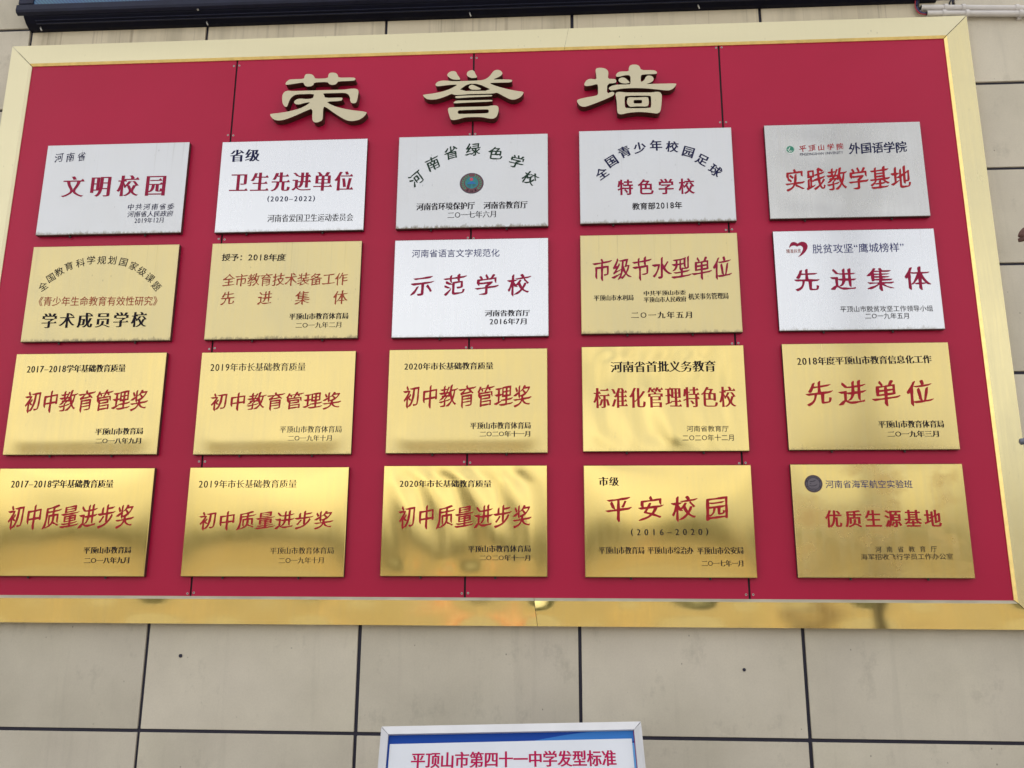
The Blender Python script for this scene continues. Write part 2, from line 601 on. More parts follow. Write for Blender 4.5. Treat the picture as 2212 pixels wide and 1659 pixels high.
def stylise(loops, ox=0, oy=0, up=0, wob=0, brush=0, rnd=0, serif=0):
    res = []
    for lp in loops:
        n = len(lp)
        P = [Vector(q) for q in lp]
        if serif:
            Q = []
            for i in range(n):
                a, b = P[i], P[(i + 1) % n]
                Q.append(a)
                d = b - a
                pr = a - P[i - 1]; nx = P[(i + 2) % n] - b
                # right end of a horizontal stroke: a short edge going up
                if abs(d.x) < .012 and .045 < d.y < .105 and pr.x > .05 and abs(pr.y) < .012 and nx.x < -.10 and abs(nx.y) < .012:
                    Q.append(b + Vector((0, -.4 * d.y)))
                    Q.append(b + Vector((-.045, serif)))
                    Q.append(b + Vector((-.105, 0)))
                    P[(i + 1) % n] = b + Vector((-.108, 0))
            P = Q; n = len(P)
        if brush:
            sh = [Vector((0, 0)) for _ in range(n)]
            for i in range(n):
                a, b = P[i], P[(i + 1) % n]
                d = b - a; l = d.length
                if .045 < l < .11:
                    e1 = (a - P[i - 1]); e2 = (P[(i + 2) % n] - b)
                    if e1.length > l * .8 and e2.length > l * .8:
                        nn = Vector((d.y, -d.x)) / l
                        if e1.normalized().dot(nn) > .75 and e2.normalized().dot(nn) < -.75:
                            big = a if (a.x * .4 + a.y) > (b.x * .4 + b.y) else b
                            ia = i if big is a else (i + 1) % n
                            ib = (i + 1) % n if big is a else i
                            k = brush * (1.0 if nn.y < .5 else .5)
                            sh[ia] += nn * k; sh[ib] -= nn * k * .35
            P = [p + s_ for p, s_ in zip(P, sh)]
        if rnd:
            P = [Vector(q) for q in chaikin([tuple(p) for p in P], .25, .016)]
            n = len(P)
            Q = []
            for i in range(n):                     # split long edges so that the weight can vary along a stroke
                a, b = P[i], P[(i + 1) % n]
                k = max(1, int((b - a).length / .14))
                for j in range(k): Q.append(a + (b - a) * j / k)
            P = Q; n = len(P)
        out = []
        for i in range(n):
            d0 = (P[i] - P[i - 1]); d1 = (P[(i + 1) % n] - P[i])
            if d0.length < 1e-7 or d1.length < 1e-7:
                continue
            d0.normalize(); d1.normalize()
            n0 = Vector((d0.y, -d0.x)); n1 = Vector((d1.y, -d1.x))
            mtr = n0 + n1
            l = mtr.length
            if l < .25: mtr = n0; sc = 1
            else: mtr /= l; sc = min(1.6, 1 / max(.3, mtr.dot(n0)))
            v = mtr * sc
            x, y = P[i]
            wv = wob * math.sin(8.3 * x + 5.1 * y + 1.0) * math.cos(7.1 * y - 4.3 * x) * 1.5
            out.append((x + v.x * (ox + wv), y + v.y * (oy + wv)))
        if up:
            out = [(x + .03 * (y - .38), y + up * (x - .5) - .05 * up * math.sin(3 * x)) for x, y in out]
        res.append(out)
    return res


def text_shapes(text, style, L_, em, wx=1.0):
    """loops of a line of given length, centred on its height; origin at its left end"""
    items = []; pos = 0
    for ch in text:
        if ch == ' ':
            pos += .35; continue
        lp = glyph('O' if ch == '〇' else ch)
        if ch == '〇': pass
        xs = [p[0] for l in lp for p in l]
        x0, x1 = min(xs), max(xs)
        if ord(ch) > 0x2e00 and ch != '〇': adv = 1.0; off = 0
        elif ch.isdigit(): adv = .60; off = (.60 - x0 - x1) / 2
        else: adv = (x1 - x0) + .10; off = .05 - x0
        items.append((lp, ch, pos + off)); pos += adv
    n = len(items)
    f = items[0]; g = items[-1]
    xa = min(p[0] for l in f[0] for p in l) + f[2]
    xb = max(p[0] for l in g[0] for p in l) + g[2]
    nat = (xb - xa) * em
    gap = 0
    if nat > L_ and em > .055 and n > 1:
        wx = L_ * .92 / nat; gap = L_ * .08 / (n - 1)
    elif nat > L_: wx = L_ / nat
    else:
        if (em > .055 or n <= 4) and nat > L_ * .80 and n > 1:
            q_ = .97 if n <= 2 else .82 if n <= 4 else .88 if n <= 6 else .92
            wx = L_ * q_ / nat; gap = L_ * (1 - q_) / (n - 1)
        elif nat > L_ * .88: wx = L_ / nat
        elif n > 1: gap = (L_ - nat * wx) / (n - 1)
    out = []
    for i, (lp, ch, p) in enumerate(items):
        cjk = ord(ch) > 0x2e00 and ch != '〇'
        st = dict(STY[style])
        if not cjk:
            st['up'] = 0; st['serif'] = 0; st['ox'] *= .62; st['oy'] = max(st['oy'], -.004)
            if ch == '〇': st.update(ox=st['ox'] * .3, oy=st['oy'] * .3 - .004)
        g_ = stylise(lp, **st)
        my = .38 if cjk else (.345 if ch not in '()' else .232)
        k = 1.0 if cjk else 1.12 if ch.isdigit() else 1.0
        for l in g_:
            out.append([(((x + p - xa) * wx * em) + gap * i, (y - my) * em * k) for x, y in l])
    return out


# ------------------------------------------------------------------ ground and an invented yard, unseen but for its reflection in the metal
g = MB().box(-220, 220, -420, 30, -.5, 0.0)
go = g.build('ground', plain('yard_concrete', (.175, .165, .145), .85, 0, .15, .4))
tag(go, kind='structure')
M['render'] = plain('cream_render', (.20, .175, .135), .8, 0, .08, .6)
M['render_red'] = plain('brick_red_render', (.36, .12, .07), .8, 0, .1, .6)
M['win'] = plain('window_glass', (.03, .04, .05), .12)
M['wframe'] = plain('window_frame', (.6, .6, .6), .5)


def building(x, y, wd, hgt, floors, bays, label, m_):
    o = empty('school_building', (x, y, 0))
    tag(o, label, 'building')
    MB().box(-wd / 2, wd / 2, -6, 0, 0, hgt).build('wall', m_, o)
    MB().box(-wd / 2 - .4, wd / 2 + .4, -6.2, .5, hgt, hgt + .35).build('roof', M['wframe'], o)
    fh = hgt / floors
    bw = wd / bays
    win = MB().box(-bw * .34, bw * .34, 0, .06, 0, fh * .5).mesh('window', M['win'])
    sill = MB().box(-bw * .38, bw * .38, 0, .16, -.12, 0).mesh('sill', M['wframe'])
    for i in range(bays):
        for j in range(floors):
            p = link('window', win, o, (-wd / 2 + bw * (i + .5), .002, fh * (j + .3)))
            link('sill', sill, p, (0, 0, 0))
    return o


building(-40, -96, 44, 7.6, 2, 8, 'cream two storey school building far across the yard behind the trees', M['render'])
building(26, -104, 34, 6.6, 2, 6, 'brick red two storey building far across the yard behind the trees', M['render_red'])
# boundary wall, added for the pale band it reflects in the plaques
o = empty('added_boundary_wall', (0, -34, 0))
tag(o, 'long pale boundary wall with piers, added across the yard to be reflected', 'wall')
bay = MB().box(-2.85, 2.85, -.12, .12, 0, 2.3).mesh('wall_bay', M['render'])
pier = MB().box(-.2, .2, -.2, .2, 0, 2.6).box(-.26, .26, -.26, .26, 2.6, 2.72).mesh('pier', plain('pier_stone', (.30, .24, .17), .85, 0, .15, 2))
cop = MB().box(-2.65, 2.65, -.17, .17, 2.302, 2.38).mesh('coping', M['wframe'])
for k in range(-6, 7):
    link('wall_bay', bay, o, (k * 6.1, 0, 0)); link('coping', cop, o, (k * 6.1, 0, 0)); link('pier', pier, o, (k * 6.1 + 3.05, 0, 0))
# water filled barriers, added for orange streaks reflected in the bottom frame
brm = plain('orange_plastic', (.30, .07, .022), .5)
bar = MB()
prof_b = [(-.24, 0), (-.24, .18), (-.12, .32), (-.09, .95), (.09, .95), (.12, .32), (.24, .18), (.24, 0)]
nb = len(prof_b)
bar.add([(-.32, y, z) for y, z in prof_b] + [(.32, y, z) for y, z in prof_b], [(i, (i + 1) % nb, nb + (i + 1) % nb, nb + i) for i in range(nb)] + [tuple(range(nb))[::-1], tuple(range(nb, 2 * nb))])
bar_me = bar.mesh('barrier_body', brm)
stripe = MB().box(-.28, .28, -.128, .128, .55, .70).mesh('white_band', M['wframe'])
for x, y, lab in ((-3.6, -26, 'left one of the two orange plastic barriers added in the yard to be reflected'), (-1.2, -25.2, 'right one of the two orange plastic barriers added in the yard to be reflected')):
    o = empty('added_barrier', (x, y, 0)); tag(o, lab, 'barrier', 'added orange barriers in the yard')
    link('barrier_body', bar_me, o); link('white_band', stripe, o)
o = empty('added_gate_pillar', (6.6, -20, 0))  # unseen pillar, added for a dark upright band in the frame's reflection
tag(o, 'dark brown gate pillar added alone in the yard to be reflected', 'pillar')
MB().box(-.24, .24, -.24, .24, 0, 2.4, .01).build('shaft', plain('dark_pillar', (.06, .04, .03), .7), o)
MB().box(-.3, .3, -.3, .3, 2.402, 2.5, .01).build('cap', M['wframe'], o)

leafm = plain('leaves', (.026, .038, .015), .6, 0, .4, 3)
barkm = plain('bark', (.10, .075, .05), .9, 0, .3, 6, .5)


def tree_mesh(h, r, seed):
    rnd = random.Random(seed)
    mb = MB()
    cl = [(rnd.gauss(0, r * .45), rnd.gauss(0, r * .45), h * (.52 + .34 * rnd.random()), r * rnd.uniform(.20, .34)) for _ in range(22)]
    vs = []; fs = []
    for cx, cy, cz, cr in cl:
        for _ in range(110):
            d = Vector((rnd.gauss(0, 1), rnd.gauss(0, 1), rnd.gauss(0, .8))).normalized() * cr * rnd.uniform(.6, 1.05)
            p = Vector((cx, cy, cz)) + d
            a = Vector((rnd.gauss(0, 1), rnd.gauss(0, 1), rnd.gauss(0, 1))).normalized() * rnd.uniform(.14, .3)
            b = a.cross(Vector((rnd.gauss(0, 1), rnd.gauss(0, 1), rnd.gauss(0, 1)))).normalized() * rnd.uniform(.08, .2)
            k = len(vs)
            vs += [p - a, p + b, p + a, p - b]; fs.append((k, k + 1, k + 2, k + 3))
    mb.add(vs, fs, False)
    return mb, cl


TREES = [(-33, -43, 5.1, 4.2), (-25, -44, 4.8, 4.0), (-17, -43, 5.3, 4.3), (-9, -44, 4.9, 4.0), (-1, -43, 5.1, 4.2), (7.5, -44, 5.3, 4.3), (16, -43, 4.8, 4.2), (24.5, -44, 5.4, 4.2)]
tl = ['broad dark tree at the far left of the row behind the boundary wall', 'second tree from the left of the row behind the boundary wall', 'third tree from the left of the row behind the boundary wall',
      'small tree just left of the middle of the row behind the boundary wall', 'tree standing straight behind the two orange barriers', 'broad tree right of the gate pillar in the row behind the boundary wall',
      'small tree, last but one on the right of the row behind the boundary wall', 'tallest tree at the right end of the row behind the boundary wall']
for k, (x, y, h, r) in enumerate(TREES):
    o = empty('tree', (x, y, 0))
    tag(o, tl[k], 'tree', 'trees across the school yard')
    mb, cl = tree_mesh(h, r, k)
    mb.build('crown', leafm, o)
    tr = MB().tube([(0, 0, 0), (.05, 0, h * .3), (0, .05, h * .62)], .2, 8, True, 0, [.22, .17, .08])
    for c_ in cl[:5]:
        tr.tube([(.03, 0, h * .32), (c_[0] * .6, c_[1] * .6, c_[2] * .9)], .06, 6, True, 0, [.09, .04])
    tr.build('trunk', barkm, o)

# ------------------------------------------------------------------ clad wall
YW = .055
wall = empty('building_wall', (0, YW, 0))
tag(wall, 'beige stone panel clad building wall behind the red honour board', 'wall')
XJ = [-1.945 - .786 * k for k in range(4, 0, -1)] + [-1.945, -1.160, -.379, .410, 1.188, 1.972] + [1.972 + .786 * k for k in range(1, 5)]
ZJ = [-2.24, -2.03, -1.605, -1.182, -.755, -.328, .100, .526, .9225, 1.295, 1.686, 2.08, 2.48, 2.88]
G = .0062
cache = {}
for i in range(len(XJ) - 1):
    for j in range(len(ZJ) - 1):
        wd, ht = XJ[i + 1] - XJ[i] - 2 * G, ZJ[j + 1] - ZJ[j] - 2 * G
        st = (j == 9 and 4 <= i <= 8)
        key = (round(wd, 3), round(ht, 3), st)
        if key not in cache:
            cache[key] = MB().box(-wd / 2, wd / 2, 0, .02, -ht / 2, ht / 2, .0012).mesh('panel', M['stone_streaked' if st else 'stone'])
        link('panel', cache[key], wall, ((XJ[i] + XJ[i + 1]) / 2 + random.uniform(-.0009, .0009), random.uniform(-.0012, .0012), random.uniform(-.0006, .0006) + (ZJ[j] + ZJ[j + 1]) / 2 + Z0), (random.uniform(-.0012, .0012), 0, random.uniform(-.0012, .0012)))
MB().box(XJ[0], XJ[-1], .009, .30, 0, ZJ[-1] + Z0).build('sealant', M['sealant'], wall)
for (x, z, r_) in ((-1.0309, -.9257, .0062), (.9784, -.9541, .0056)):
    MB().tube([(x, -.0022, z + Z0), (x, .004, z + Z0)], r_, 16).build('dark_hole_plug', M['sealant'], wall)  # dark plug standing slightly proud, painted for the shade in a drilled hole

# ------------------------------------------------------------------ honour board: red panels, brass frame
YB = .022
hb = empty('honour_board', (0, YB, Z0))
tag(hb, 'large crimson honour board in a mitred brass frame on the panel wall', 'display board')
X0, X1, ZB, ZT = -1.990, 1.996, -.812, 1.574          # outer edges of the frame
xs = [-1.905, -1.0, 0.002, 1.005, 1.905]
g_ = .0036
for k in range(4):
    MB().box(xs[k] + g_, xs[k + 1] - g_, 0, .004, -.722, 1.487, .0006).build('red_panel', M['red'], hb)
MB().box(-1.94, 1.94, .006, .030, -.76, 1.53).build('seam_backing', M['seam'], hb)
SCZ = {1: [(935, 260), (900, 534), (873, 942), (834, 1373), (795, 1819), (758, 2336)],
       2: [(1863, 228), (1863, 527), (1857, 937), (1851, 1369), (1843, 1820), (1837, 2336)],
       3: [(2829, 187), (2842, 481), (2867, 905), (2900, 1352), (2926, 1822), (2950, 2341)]}
scm = MB().tube([(0, -.0012, 0), (0, .002, 0)], .0040, 12).mesh('screw', M['screw'])
hole = MB().tube([(0, -.0016, 0), (0, 0, 0)], .0021, 8).mesh('recess_shade_disc', M['dark_screw'])  # raised dark disc, painted for the shade inside the screw head
for k in (1, 2, 3):
    for (px, py) in SCZ[k]:
        z = at(px / 1.8228, py / 1.8228, YB).z - Z0
        for s in (-1, 1):
            o = link('screw', scm, hb, (xs[k] + s * random.uniform(.0105, .0125), 0, z + random.uniform(-.002, .002)))
            link('recess_shade_disc', hole, o, (0, 0, 0))


def wav(x, z, amp, seed, fx, fz):
    return amp * (math.sin(fx * x + seed * 1.7) * math.cos(fz * z + seed) + .5 * math.sin(fx * 1.9 * x + fz * 1.3 * z + seed * 2.3) + .35 * math.sin(fx * .43 * x + seed * .7))


SEAM = .262


def frame_side(nm, p_out0, p_out1, p_in0, p_in1, m_, amp, seed, nseg=90, t0=0.0, t1=1.0):
    """a folded brass sheet: flat outer return, broad face, chamfered inner lip. corners given as (x, z)"""
    mb = MB()
    a0, a1, b0, b1 = (Vector(q) for q in (p_out0, p_out1, p_in0, p_in1))
    nr = 7
    vs = []
    for i in range(nseg + 1):
        u = t0 + (t1 - t0) * i / nseg
        for j in range(nr):
            v = j / (nr - 1)
            o_, i_ = a0.lerp(a1, u), b0.lerp(b1, u)
            p = o_.lerp(i_, v)
            y = -.010 + wav(p.x, p.y, amp, seed, 11.0 if nm == 'bottom' else 3.0, 0.0 if nm == 'bottom' else 6.0) * math.sin(math.pi * min(1, max(0, v)))
            if nm == 'bottom': y -= math.sin(math.pi * v) * (.0014 * math.exp(-((p.x - SEAM) / .045) ** 2) + .0003 * math.sin(31 * p.x) * math.exp(-((p.x - .9) / .5) ** 2))
            vs.append((p.x, y, p.y))
    fs = [(i * nr + j, (i + 1) * nr + j, (i + 1) * nr + j + 1, i * nr + j + 1) for i in range(nseg) for j in range(nr - 1)]
    mb.add(vs, fs, True)
    return mb, a0, a1, b0, b1


FW = .0865                     # breadth of the frame face
LP = .0100                     # breadth of the inner lip
ox0, ox1, oz0, oz1 = X0, X1, ZB, ZT
ix0, ix1, iz0, iz1 = ox0 + FW, ox1 - FW, oz0 + FW, oz1 - FW
lx0, lx1, lz0, lz1 = ix0 + LP, ix1 - LP, iz0 + LP, iz1 - LP
mg = .0016
sides = {
    'top': ((ox0, oz1), (ox1, oz1), (ix0, iz1), (ix1, iz1), (lx0, lz1), (lx1, lz1)),
    'bottom': ((ox1, oz0), (ox0, oz0), (ix1, iz0), (ix0, iz0), (lx1, lz0), (lx0, lz0)),
    'left': ((ox0, oz0), (ox0, oz1), (ix0, iz0), (ix0, iz1), (lx0, lz0), (lx0, lz1)),
    'right': ((ox1, oz1), (ox1, oz0), (ix1, iz1), (ix1, iz0), (lx1, lz1), (lx1, lz0)),
}
for k, (nm, (a0, a1, b0, b1, c0, c1)) in enumerate(sides.items()):
    d = (Vector(a1) - Vector(a0)).normalized()
    sh0, sh1 = d * mg, -d * mg
    a0, b0, c0 = (Vector(q) + sh0 for q in (a0, b0, c0))
    a1, b1, c1 = (Vector(q) + sh1 for q in (a1, b1, c1))
    spans = [(0, 1)]
    if nm == 'bottom':
        us = (ox1 - SEAM) / (ox1 - ox0)
        spans = [(0, us - .0002), (us + .0002, 1)]
    if nm == 'top':
        us = (.395 - ox0) / (ox1 - ox0)
        spans = [(0, us - .0001), (us + .0001, 1)]
    for q, (t0, t1) in enumerate(spans):
        m_ = M['frame_low'] if nm == 'bottom' else M['frame_dusty'] if nm in ('top', 'left') else M['frame_brass']
        amp = .0008 if nm == 'bottom' else .0007
        mb, *_ = frame_side(nm, a0, a1, b0, b1, m_, amp, k * 3 + q * 1.3, 110 if nm in ('top', 'bottom') else 60, t0, t1)
        A0, A1 = Vector(a0).lerp(a1, t0), Vector(a0).lerp(a1, t1)
        # outer return to the wall
        mb.add([(A0.x, -.010, A0.y), (A1.x, -.010, A1.y), (A1.x, .032, A1.y), (A0.x, .032, A0.y)], [(0, 3, 2, 1)], False)
        fr = mb.build('frame_side', m_, hb)
        B0, B1, C0, C1 = Vector(b0).lerp(b1, t0), Vector(b0).lerp(b1, t1), Vector(c0).lerp(c1, t0), Vector(c0).lerp(c1, t1)
        MB().add([(B0.x, -.010, B0.y), (B1.x, -.010, B1.y), (C1.x, -.0035, C1.y), (C0.x, -.0035, C0.y), (C1.x, .0035, C1.y), (C0.x, .0035, C0.y)],
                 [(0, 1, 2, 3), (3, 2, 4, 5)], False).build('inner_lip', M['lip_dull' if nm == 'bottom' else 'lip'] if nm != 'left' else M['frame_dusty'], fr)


# ------------------------------------------------------------------ raised title characters
def title(loops, org, sc, label):
    YF = YB - .036
    W_ = []
    for lp in loops:
        lp = chaikin([(org[0] + x / sc, org[1] + y / sc) for x, y in lp], .22)
        W_.append([(lambda p: (p.x, p.z))(at(x / 1.8228, y / 1.8228, YF)) for x, y in lp])
    cx = (min(p[0] for l in W_ for p in l) + max(p[0] for l in W_ for p in l)) / 2
    cz = min(p[1] for l in W_ for p in l)
    W_ = [[(x - cx, z - cz) for x, z in l] for l in W_]
    o = empty('title_character', (cx, YF, cz))
    tag(o, label, 'metal letter', 'raised brass title characters')
    W_ = nest(W_)
    vs, fs = fill(W_)
    MB().add([(x, 0, z) for x, z in vs], fs, False).build('face', M['letter_face'], o)
    mb = MB()
    for l in W_:
        n = len(l)
        mb.add([(x, .0004, z) for x, z in l] + [(x, .0345, z) for x, z in l], [(i, (i + 1) % n, n + (i + 1) % n, n + i) for i in range(n)], False)
    mb.build('side', M['shaded_letter_side'], o)


T1 = [[(420, 355), (440, 310), (500, 268), (560, 262), (790, 255), (800, 200), (825, 160), (880, 155), (950, 165), (990, 205), (1008, 252), (1265, 243), (1272, 170), (1300, 135), (1360, 128), (1425, 140), (1460, 180), (1470, 232), (1760, 225), (1805, 240), (1808, 265), (1775, 292), (1462, 303), (1445, 335), (1410, 365), (1345, 375), (1290, 360), (1255, 313), (990, 325), (975, 375), (930, 400), (860, 407), (810, 390), (782, 345), (780, 322), (600, 350), (470, 370), (430, 370)],
      [(430, 810), (395, 790), (362, 730), (355, 640), (362, 570), (400, 510), (470, 485), (560, 495), (900, 485), (1300, 475), (1600, 467), (1700, 450), (1800, 445), (1855, 465), (1870, 505), (1855, 600), (1838, 690), (1815, 730), (1770, 740), (1720, 725), (1702, 680), (1700, 620), (1670, 560), (1600, 530), (1400, 535), (1155, 540), (1190, 575), (1200, 632), (1530, 622), (1553, 635), (1548, 665), (1520, 690), (1230, 705), (1300, 755), (1450, 815), (1700, 870), (2030, 905), (2020, 950), (1960, 1015), (1880, 1065), (1760, 1090), (1660, 1085), (1560, 1040), (1400, 940), (1250, 830), (1170, 795), (1160, 1040), (1140, 1080), (1070, 1112), (1010, 1118), (970, 1095), (950, 1040), (960, 832), (800, 900), (600, 990), (400, 1065), (280, 1080), (190, 1060), (140, 1010), (115, 965), (130, 945), (300, 930), (500, 895), (700, 845), (850, 770), (920, 712), (800, 730), (700, 760), (630, 758), (590, 725), (600, 690), (650, 655), (720, 643), (850, 655), (960, 640), (980, 600), (985, 548), (650, 560), (590, 580), (530, 630), (495, 690), (475, 750), (455, 800)]]
T2 = [[(580, 215), (600, 180), (650, 148), (710, 142), (750, 160), (780, 220), (830, 290), (815, 308), (700, 305), (640, 280), (595, 245)],
      [(950, 200), (965, 160), (1010, 132), (1060, 125), (1095, 145), (1120, 205), (1148, 250), (1135, 268), (1050, 277), (1000, 260), (960, 235)],
      [(1440, 165), (1480, 128), (1540, 118), (1600, 138), (1630, 185), (1610, 220), (1560, 255), (1440, 305), (1600, 300), (1790, 305), (1818, 322), (1790, 358), (1600, 362), (1365, 368), (1500, 425), (1700, 480), (1900, 520), (2020, 535), (2028, 555), (1990, 620), (1920, 665), (1850, 685), (1780, 682), (1690, 640), (1600, 590), (1525, 550), (1450, 568), (1200, 575), (1000, 578), (880, 590), (740, 597), (690, 585), (668, 572), (560, 620), (400, 675), (280, 687), (200, 675), (150, 640), (120, 600), (140, 590), (330, 565), (500, 530), (640, 480), (740, 425), (778, 400), (650, 402), (520, 418), (400, 433), (362, 420), (360, 385), (400, 345), (470, 325), (560, 322), (700, 338), (900, 332), (1100, 325), (1250, 315), (1330, 285), (1390, 235)],
      [(780, 522), (975, 382), (1180, 385), (1455, 515)],
      [(985, 455), (1000, 420), (1050, 398), (1100, 415), (1222, 475), (1215, 490), (1130, 498), (1030, 492)],
      [(730, 630), (760, 615), (1000, 605), (1420, 593), (1440, 605), (1410, 623), (1000, 640), (780, 657), (740, 650)],
      [(697, 745), (730, 712), (780, 700), (1000, 698), (1420, 688), (1443, 702), (1420, 720), (1000, 738), (720, 755)],
      [(595, 870), (605, 845), (640, 830), (900, 822), (1350, 812), (1420, 795), (1510, 793), (1545, 815), (1557, 860), (1545, 940), (1515, 1010), (1460, 1045), (1380, 1045), (1250, 1015), (1070, 1012), (900, 1022), (800, 1055), (700, 1073), (650, 1062), (630, 1010), (605, 930)],
      [(780, 920), (790, 892), (830, 884), (1340, 866), (1370, 885), (1368, 925), (1345, 944), (810, 957), (785, 945)]]
T3 = [[(505, 215), (525, 185), (600, 175), (680, 188), (730, 220), (750, 265), (735, 385), (860, 388), (895, 405), (900, 440), (880, 465), (725, 478), (720, 668), (800, 635), (840, 632), (865, 655), (850, 700), (700, 770), (500, 850), (320, 915), (240, 912), (190, 880), (155, 820), (155, 795), (190, 770), (320, 740), (500, 710), (545, 690), (553, 660), (552, 505), (525, 485), (420, 515), (330, 525), (292, 510), (295, 470), (330, 415), (400, 383), (525, 400), (515, 300)],
      [(970, 247), (1135, 245), (1133, 180), (1160, 130), (1220, 115), (1290, 118), (1340, 150), (1365, 222), (1600, 220), (1655, 240), (1672, 275), (1650, 295), (1400, 303), (1360, 325), (1362, 455), (1430, 410), (1455, 350), (1490, 325), (1540, 323), (1590, 345), (1607, 385), (1590, 430), (1540, 460), (1450, 487), (1700, 478), (2030, 472), (2036, 495), (1990, 560), (1920, 602), (1830, 607), (1700, 590), (1450, 565), (1200, 560), (1000, 570), (860, 600), (790, 605), (752, 575), (770, 540), (850, 505), (950, 495), (1140, 492), (1168, 480), (1168, 350), (1140, 315), (1050, 320), (960, 345), (900, 347), (888, 315), (920, 270)],
      [(938, 405), (960, 375), (1010, 358), (1070, 370), (1152, 450), (1148, 465), (1070, 478), (990, 465), (945, 435)],
      [(880, 680), (895, 645), (950, 630), (1090, 645), (1300, 645), (1560, 645), (1680, 628), (1735, 645), (1762, 690), (1755, 850), (1740, 970), (1720, 1020), (1670, 1045), (1600, 1035), (1450, 1018), (1300, 1012), (1120, 1030), (1000, 1060), (940, 1050), (915, 1010), (910, 850), (895, 740)],
      [(1055, 730), (1085, 707), (1530, 703), (1557, 725), (1560, 910), (1540, 940), (1090, 945), (1058, 915)],
      [(1098, 820), (1110, 750), (1150, 735), (1300, 740), (1470, 728), (1505, 745), (1515, 810), (1510, 880), (1470, 912), (1300, 905), (1180, 918), (1140, 905), (1105, 860)],
      [(1225, 800), (1240, 785), (1375, 785), (1387, 800), (1385, 840), (1370, 853), (1240, 853), (1226, 845)]]
title(T1, (1040, 260), 5.027, 'leftmost of the three big raised brass characters, reading 荣')
title(T2, (1640, 250), 4.809, 'middle of the three big raised brass characters, reading 誉')
title(T3, (2240, 230), 4.809, 'rightmost of the three big raised brass characters, reading 墙')

# ------------------------------------------------------------------ plaques
PW, PH, PT = .600, .398, .0205


def warp(kind, seed, x, z):
    """how far the thin sheet bellies out of flat at (x, z), in metres; zero along the folded edges"""
    u, v = x / (PW / 2), z / (PH / 2)
    e = max(0.0, (1 - u * u)) * max(0.0, (1 - v * v))
    ed = min(1.0, 3.2 * max(0.0, 1 - abs(u))) * min(1.0, 3.2 * max(0.0, 1 - abs(v)))
    ed = ed * ed * (3 - 2 * ed)
    if kind == 'flat': h = .0005 * e
    elif kind == 'soft': h = .0013 * e ** .7
    elif kind == 'roll': h = .0016 * e ** .7 + .0045 * ed * math.exp(-((v + .95) / .42) ** 2)
    elif kind == 'pillow': h = .0052 * e ** .8
    elif kind == 'crumple':
        h = .0006 * e + ed * (.00075 * math.sin(11 * x + 3 * math.sin(9 * z + seed)) * math.cos(21 * z + seed) + .0005 * math.sin(33 * z + 12 * x + seed * 2) + .0004 * math.sin(47 * x - 19 * z + seed))
    elif kind == 'upright':
        h = .0016 * e + ed * (.0013 * math.sin(44 * x + 5 * z + 2.2 * math.sin(8 * z + seed)) * (1 + 2.2 * z) + .0008 * math.sin(23 * x + 9 * z + seed) + .00022 * math.sin(90 * x + 3 * z))
    else: h = 0
    if kind != 'crumple':
        h += ed * .00016 * (math.sin(17 * x + seed * 3.1) * math.cos(15 * z + seed * 1.3) + .6 * math.sin(29 * z + seed))
    return h


def plate_mesh(kind, seed, mt):
    mb = MB()
    nx, nz_ = 54, 36
    b = .0018
    hx, hz = PW / 2 - b, PH / 2 - b
    vs = []
    for j in range(nz_ + 1):
        for i in range(nx + 1):
            x, z = -hx + 2 * hx * i / nx, -hz + 2 * hz * j / nz_
            vs.append((x, -warp(kind, seed, x, z), z))
    mb.add(vs, [(j * (nx + 1) + i, j * (nx + 1) + i + 1, (j + 1) * (nx + 1) + i + 1, (j + 1) * (nx + 1) + i) for j in range(nz_) for i in range(nx)], True)
    r0 = [(-hx, 0, -hz), (hx, 0, -hz), (hx, 0, hz), (-hx, 0, hz)]
    X, Z = PW / 2, PH / 2
    r1 = [(-X, b, -Z), (X, b, -Z), (X, b, Z), (-X, b, Z)]
    r2 = [(x, PT, z) for x, _, z in r1]
    for k in range(4):
        q = (k + 1) % 4
        mb.add([r0[k], r1[k], r1[q], r0[q]], [(0, 1, 2, 3)])
        mb.add([r1[k], r2[k], r2[q], r1[q]], [(0, 1, 2, 3)], mi=1)
    return mb.mesh('plate', [mt, M['plate_side']])


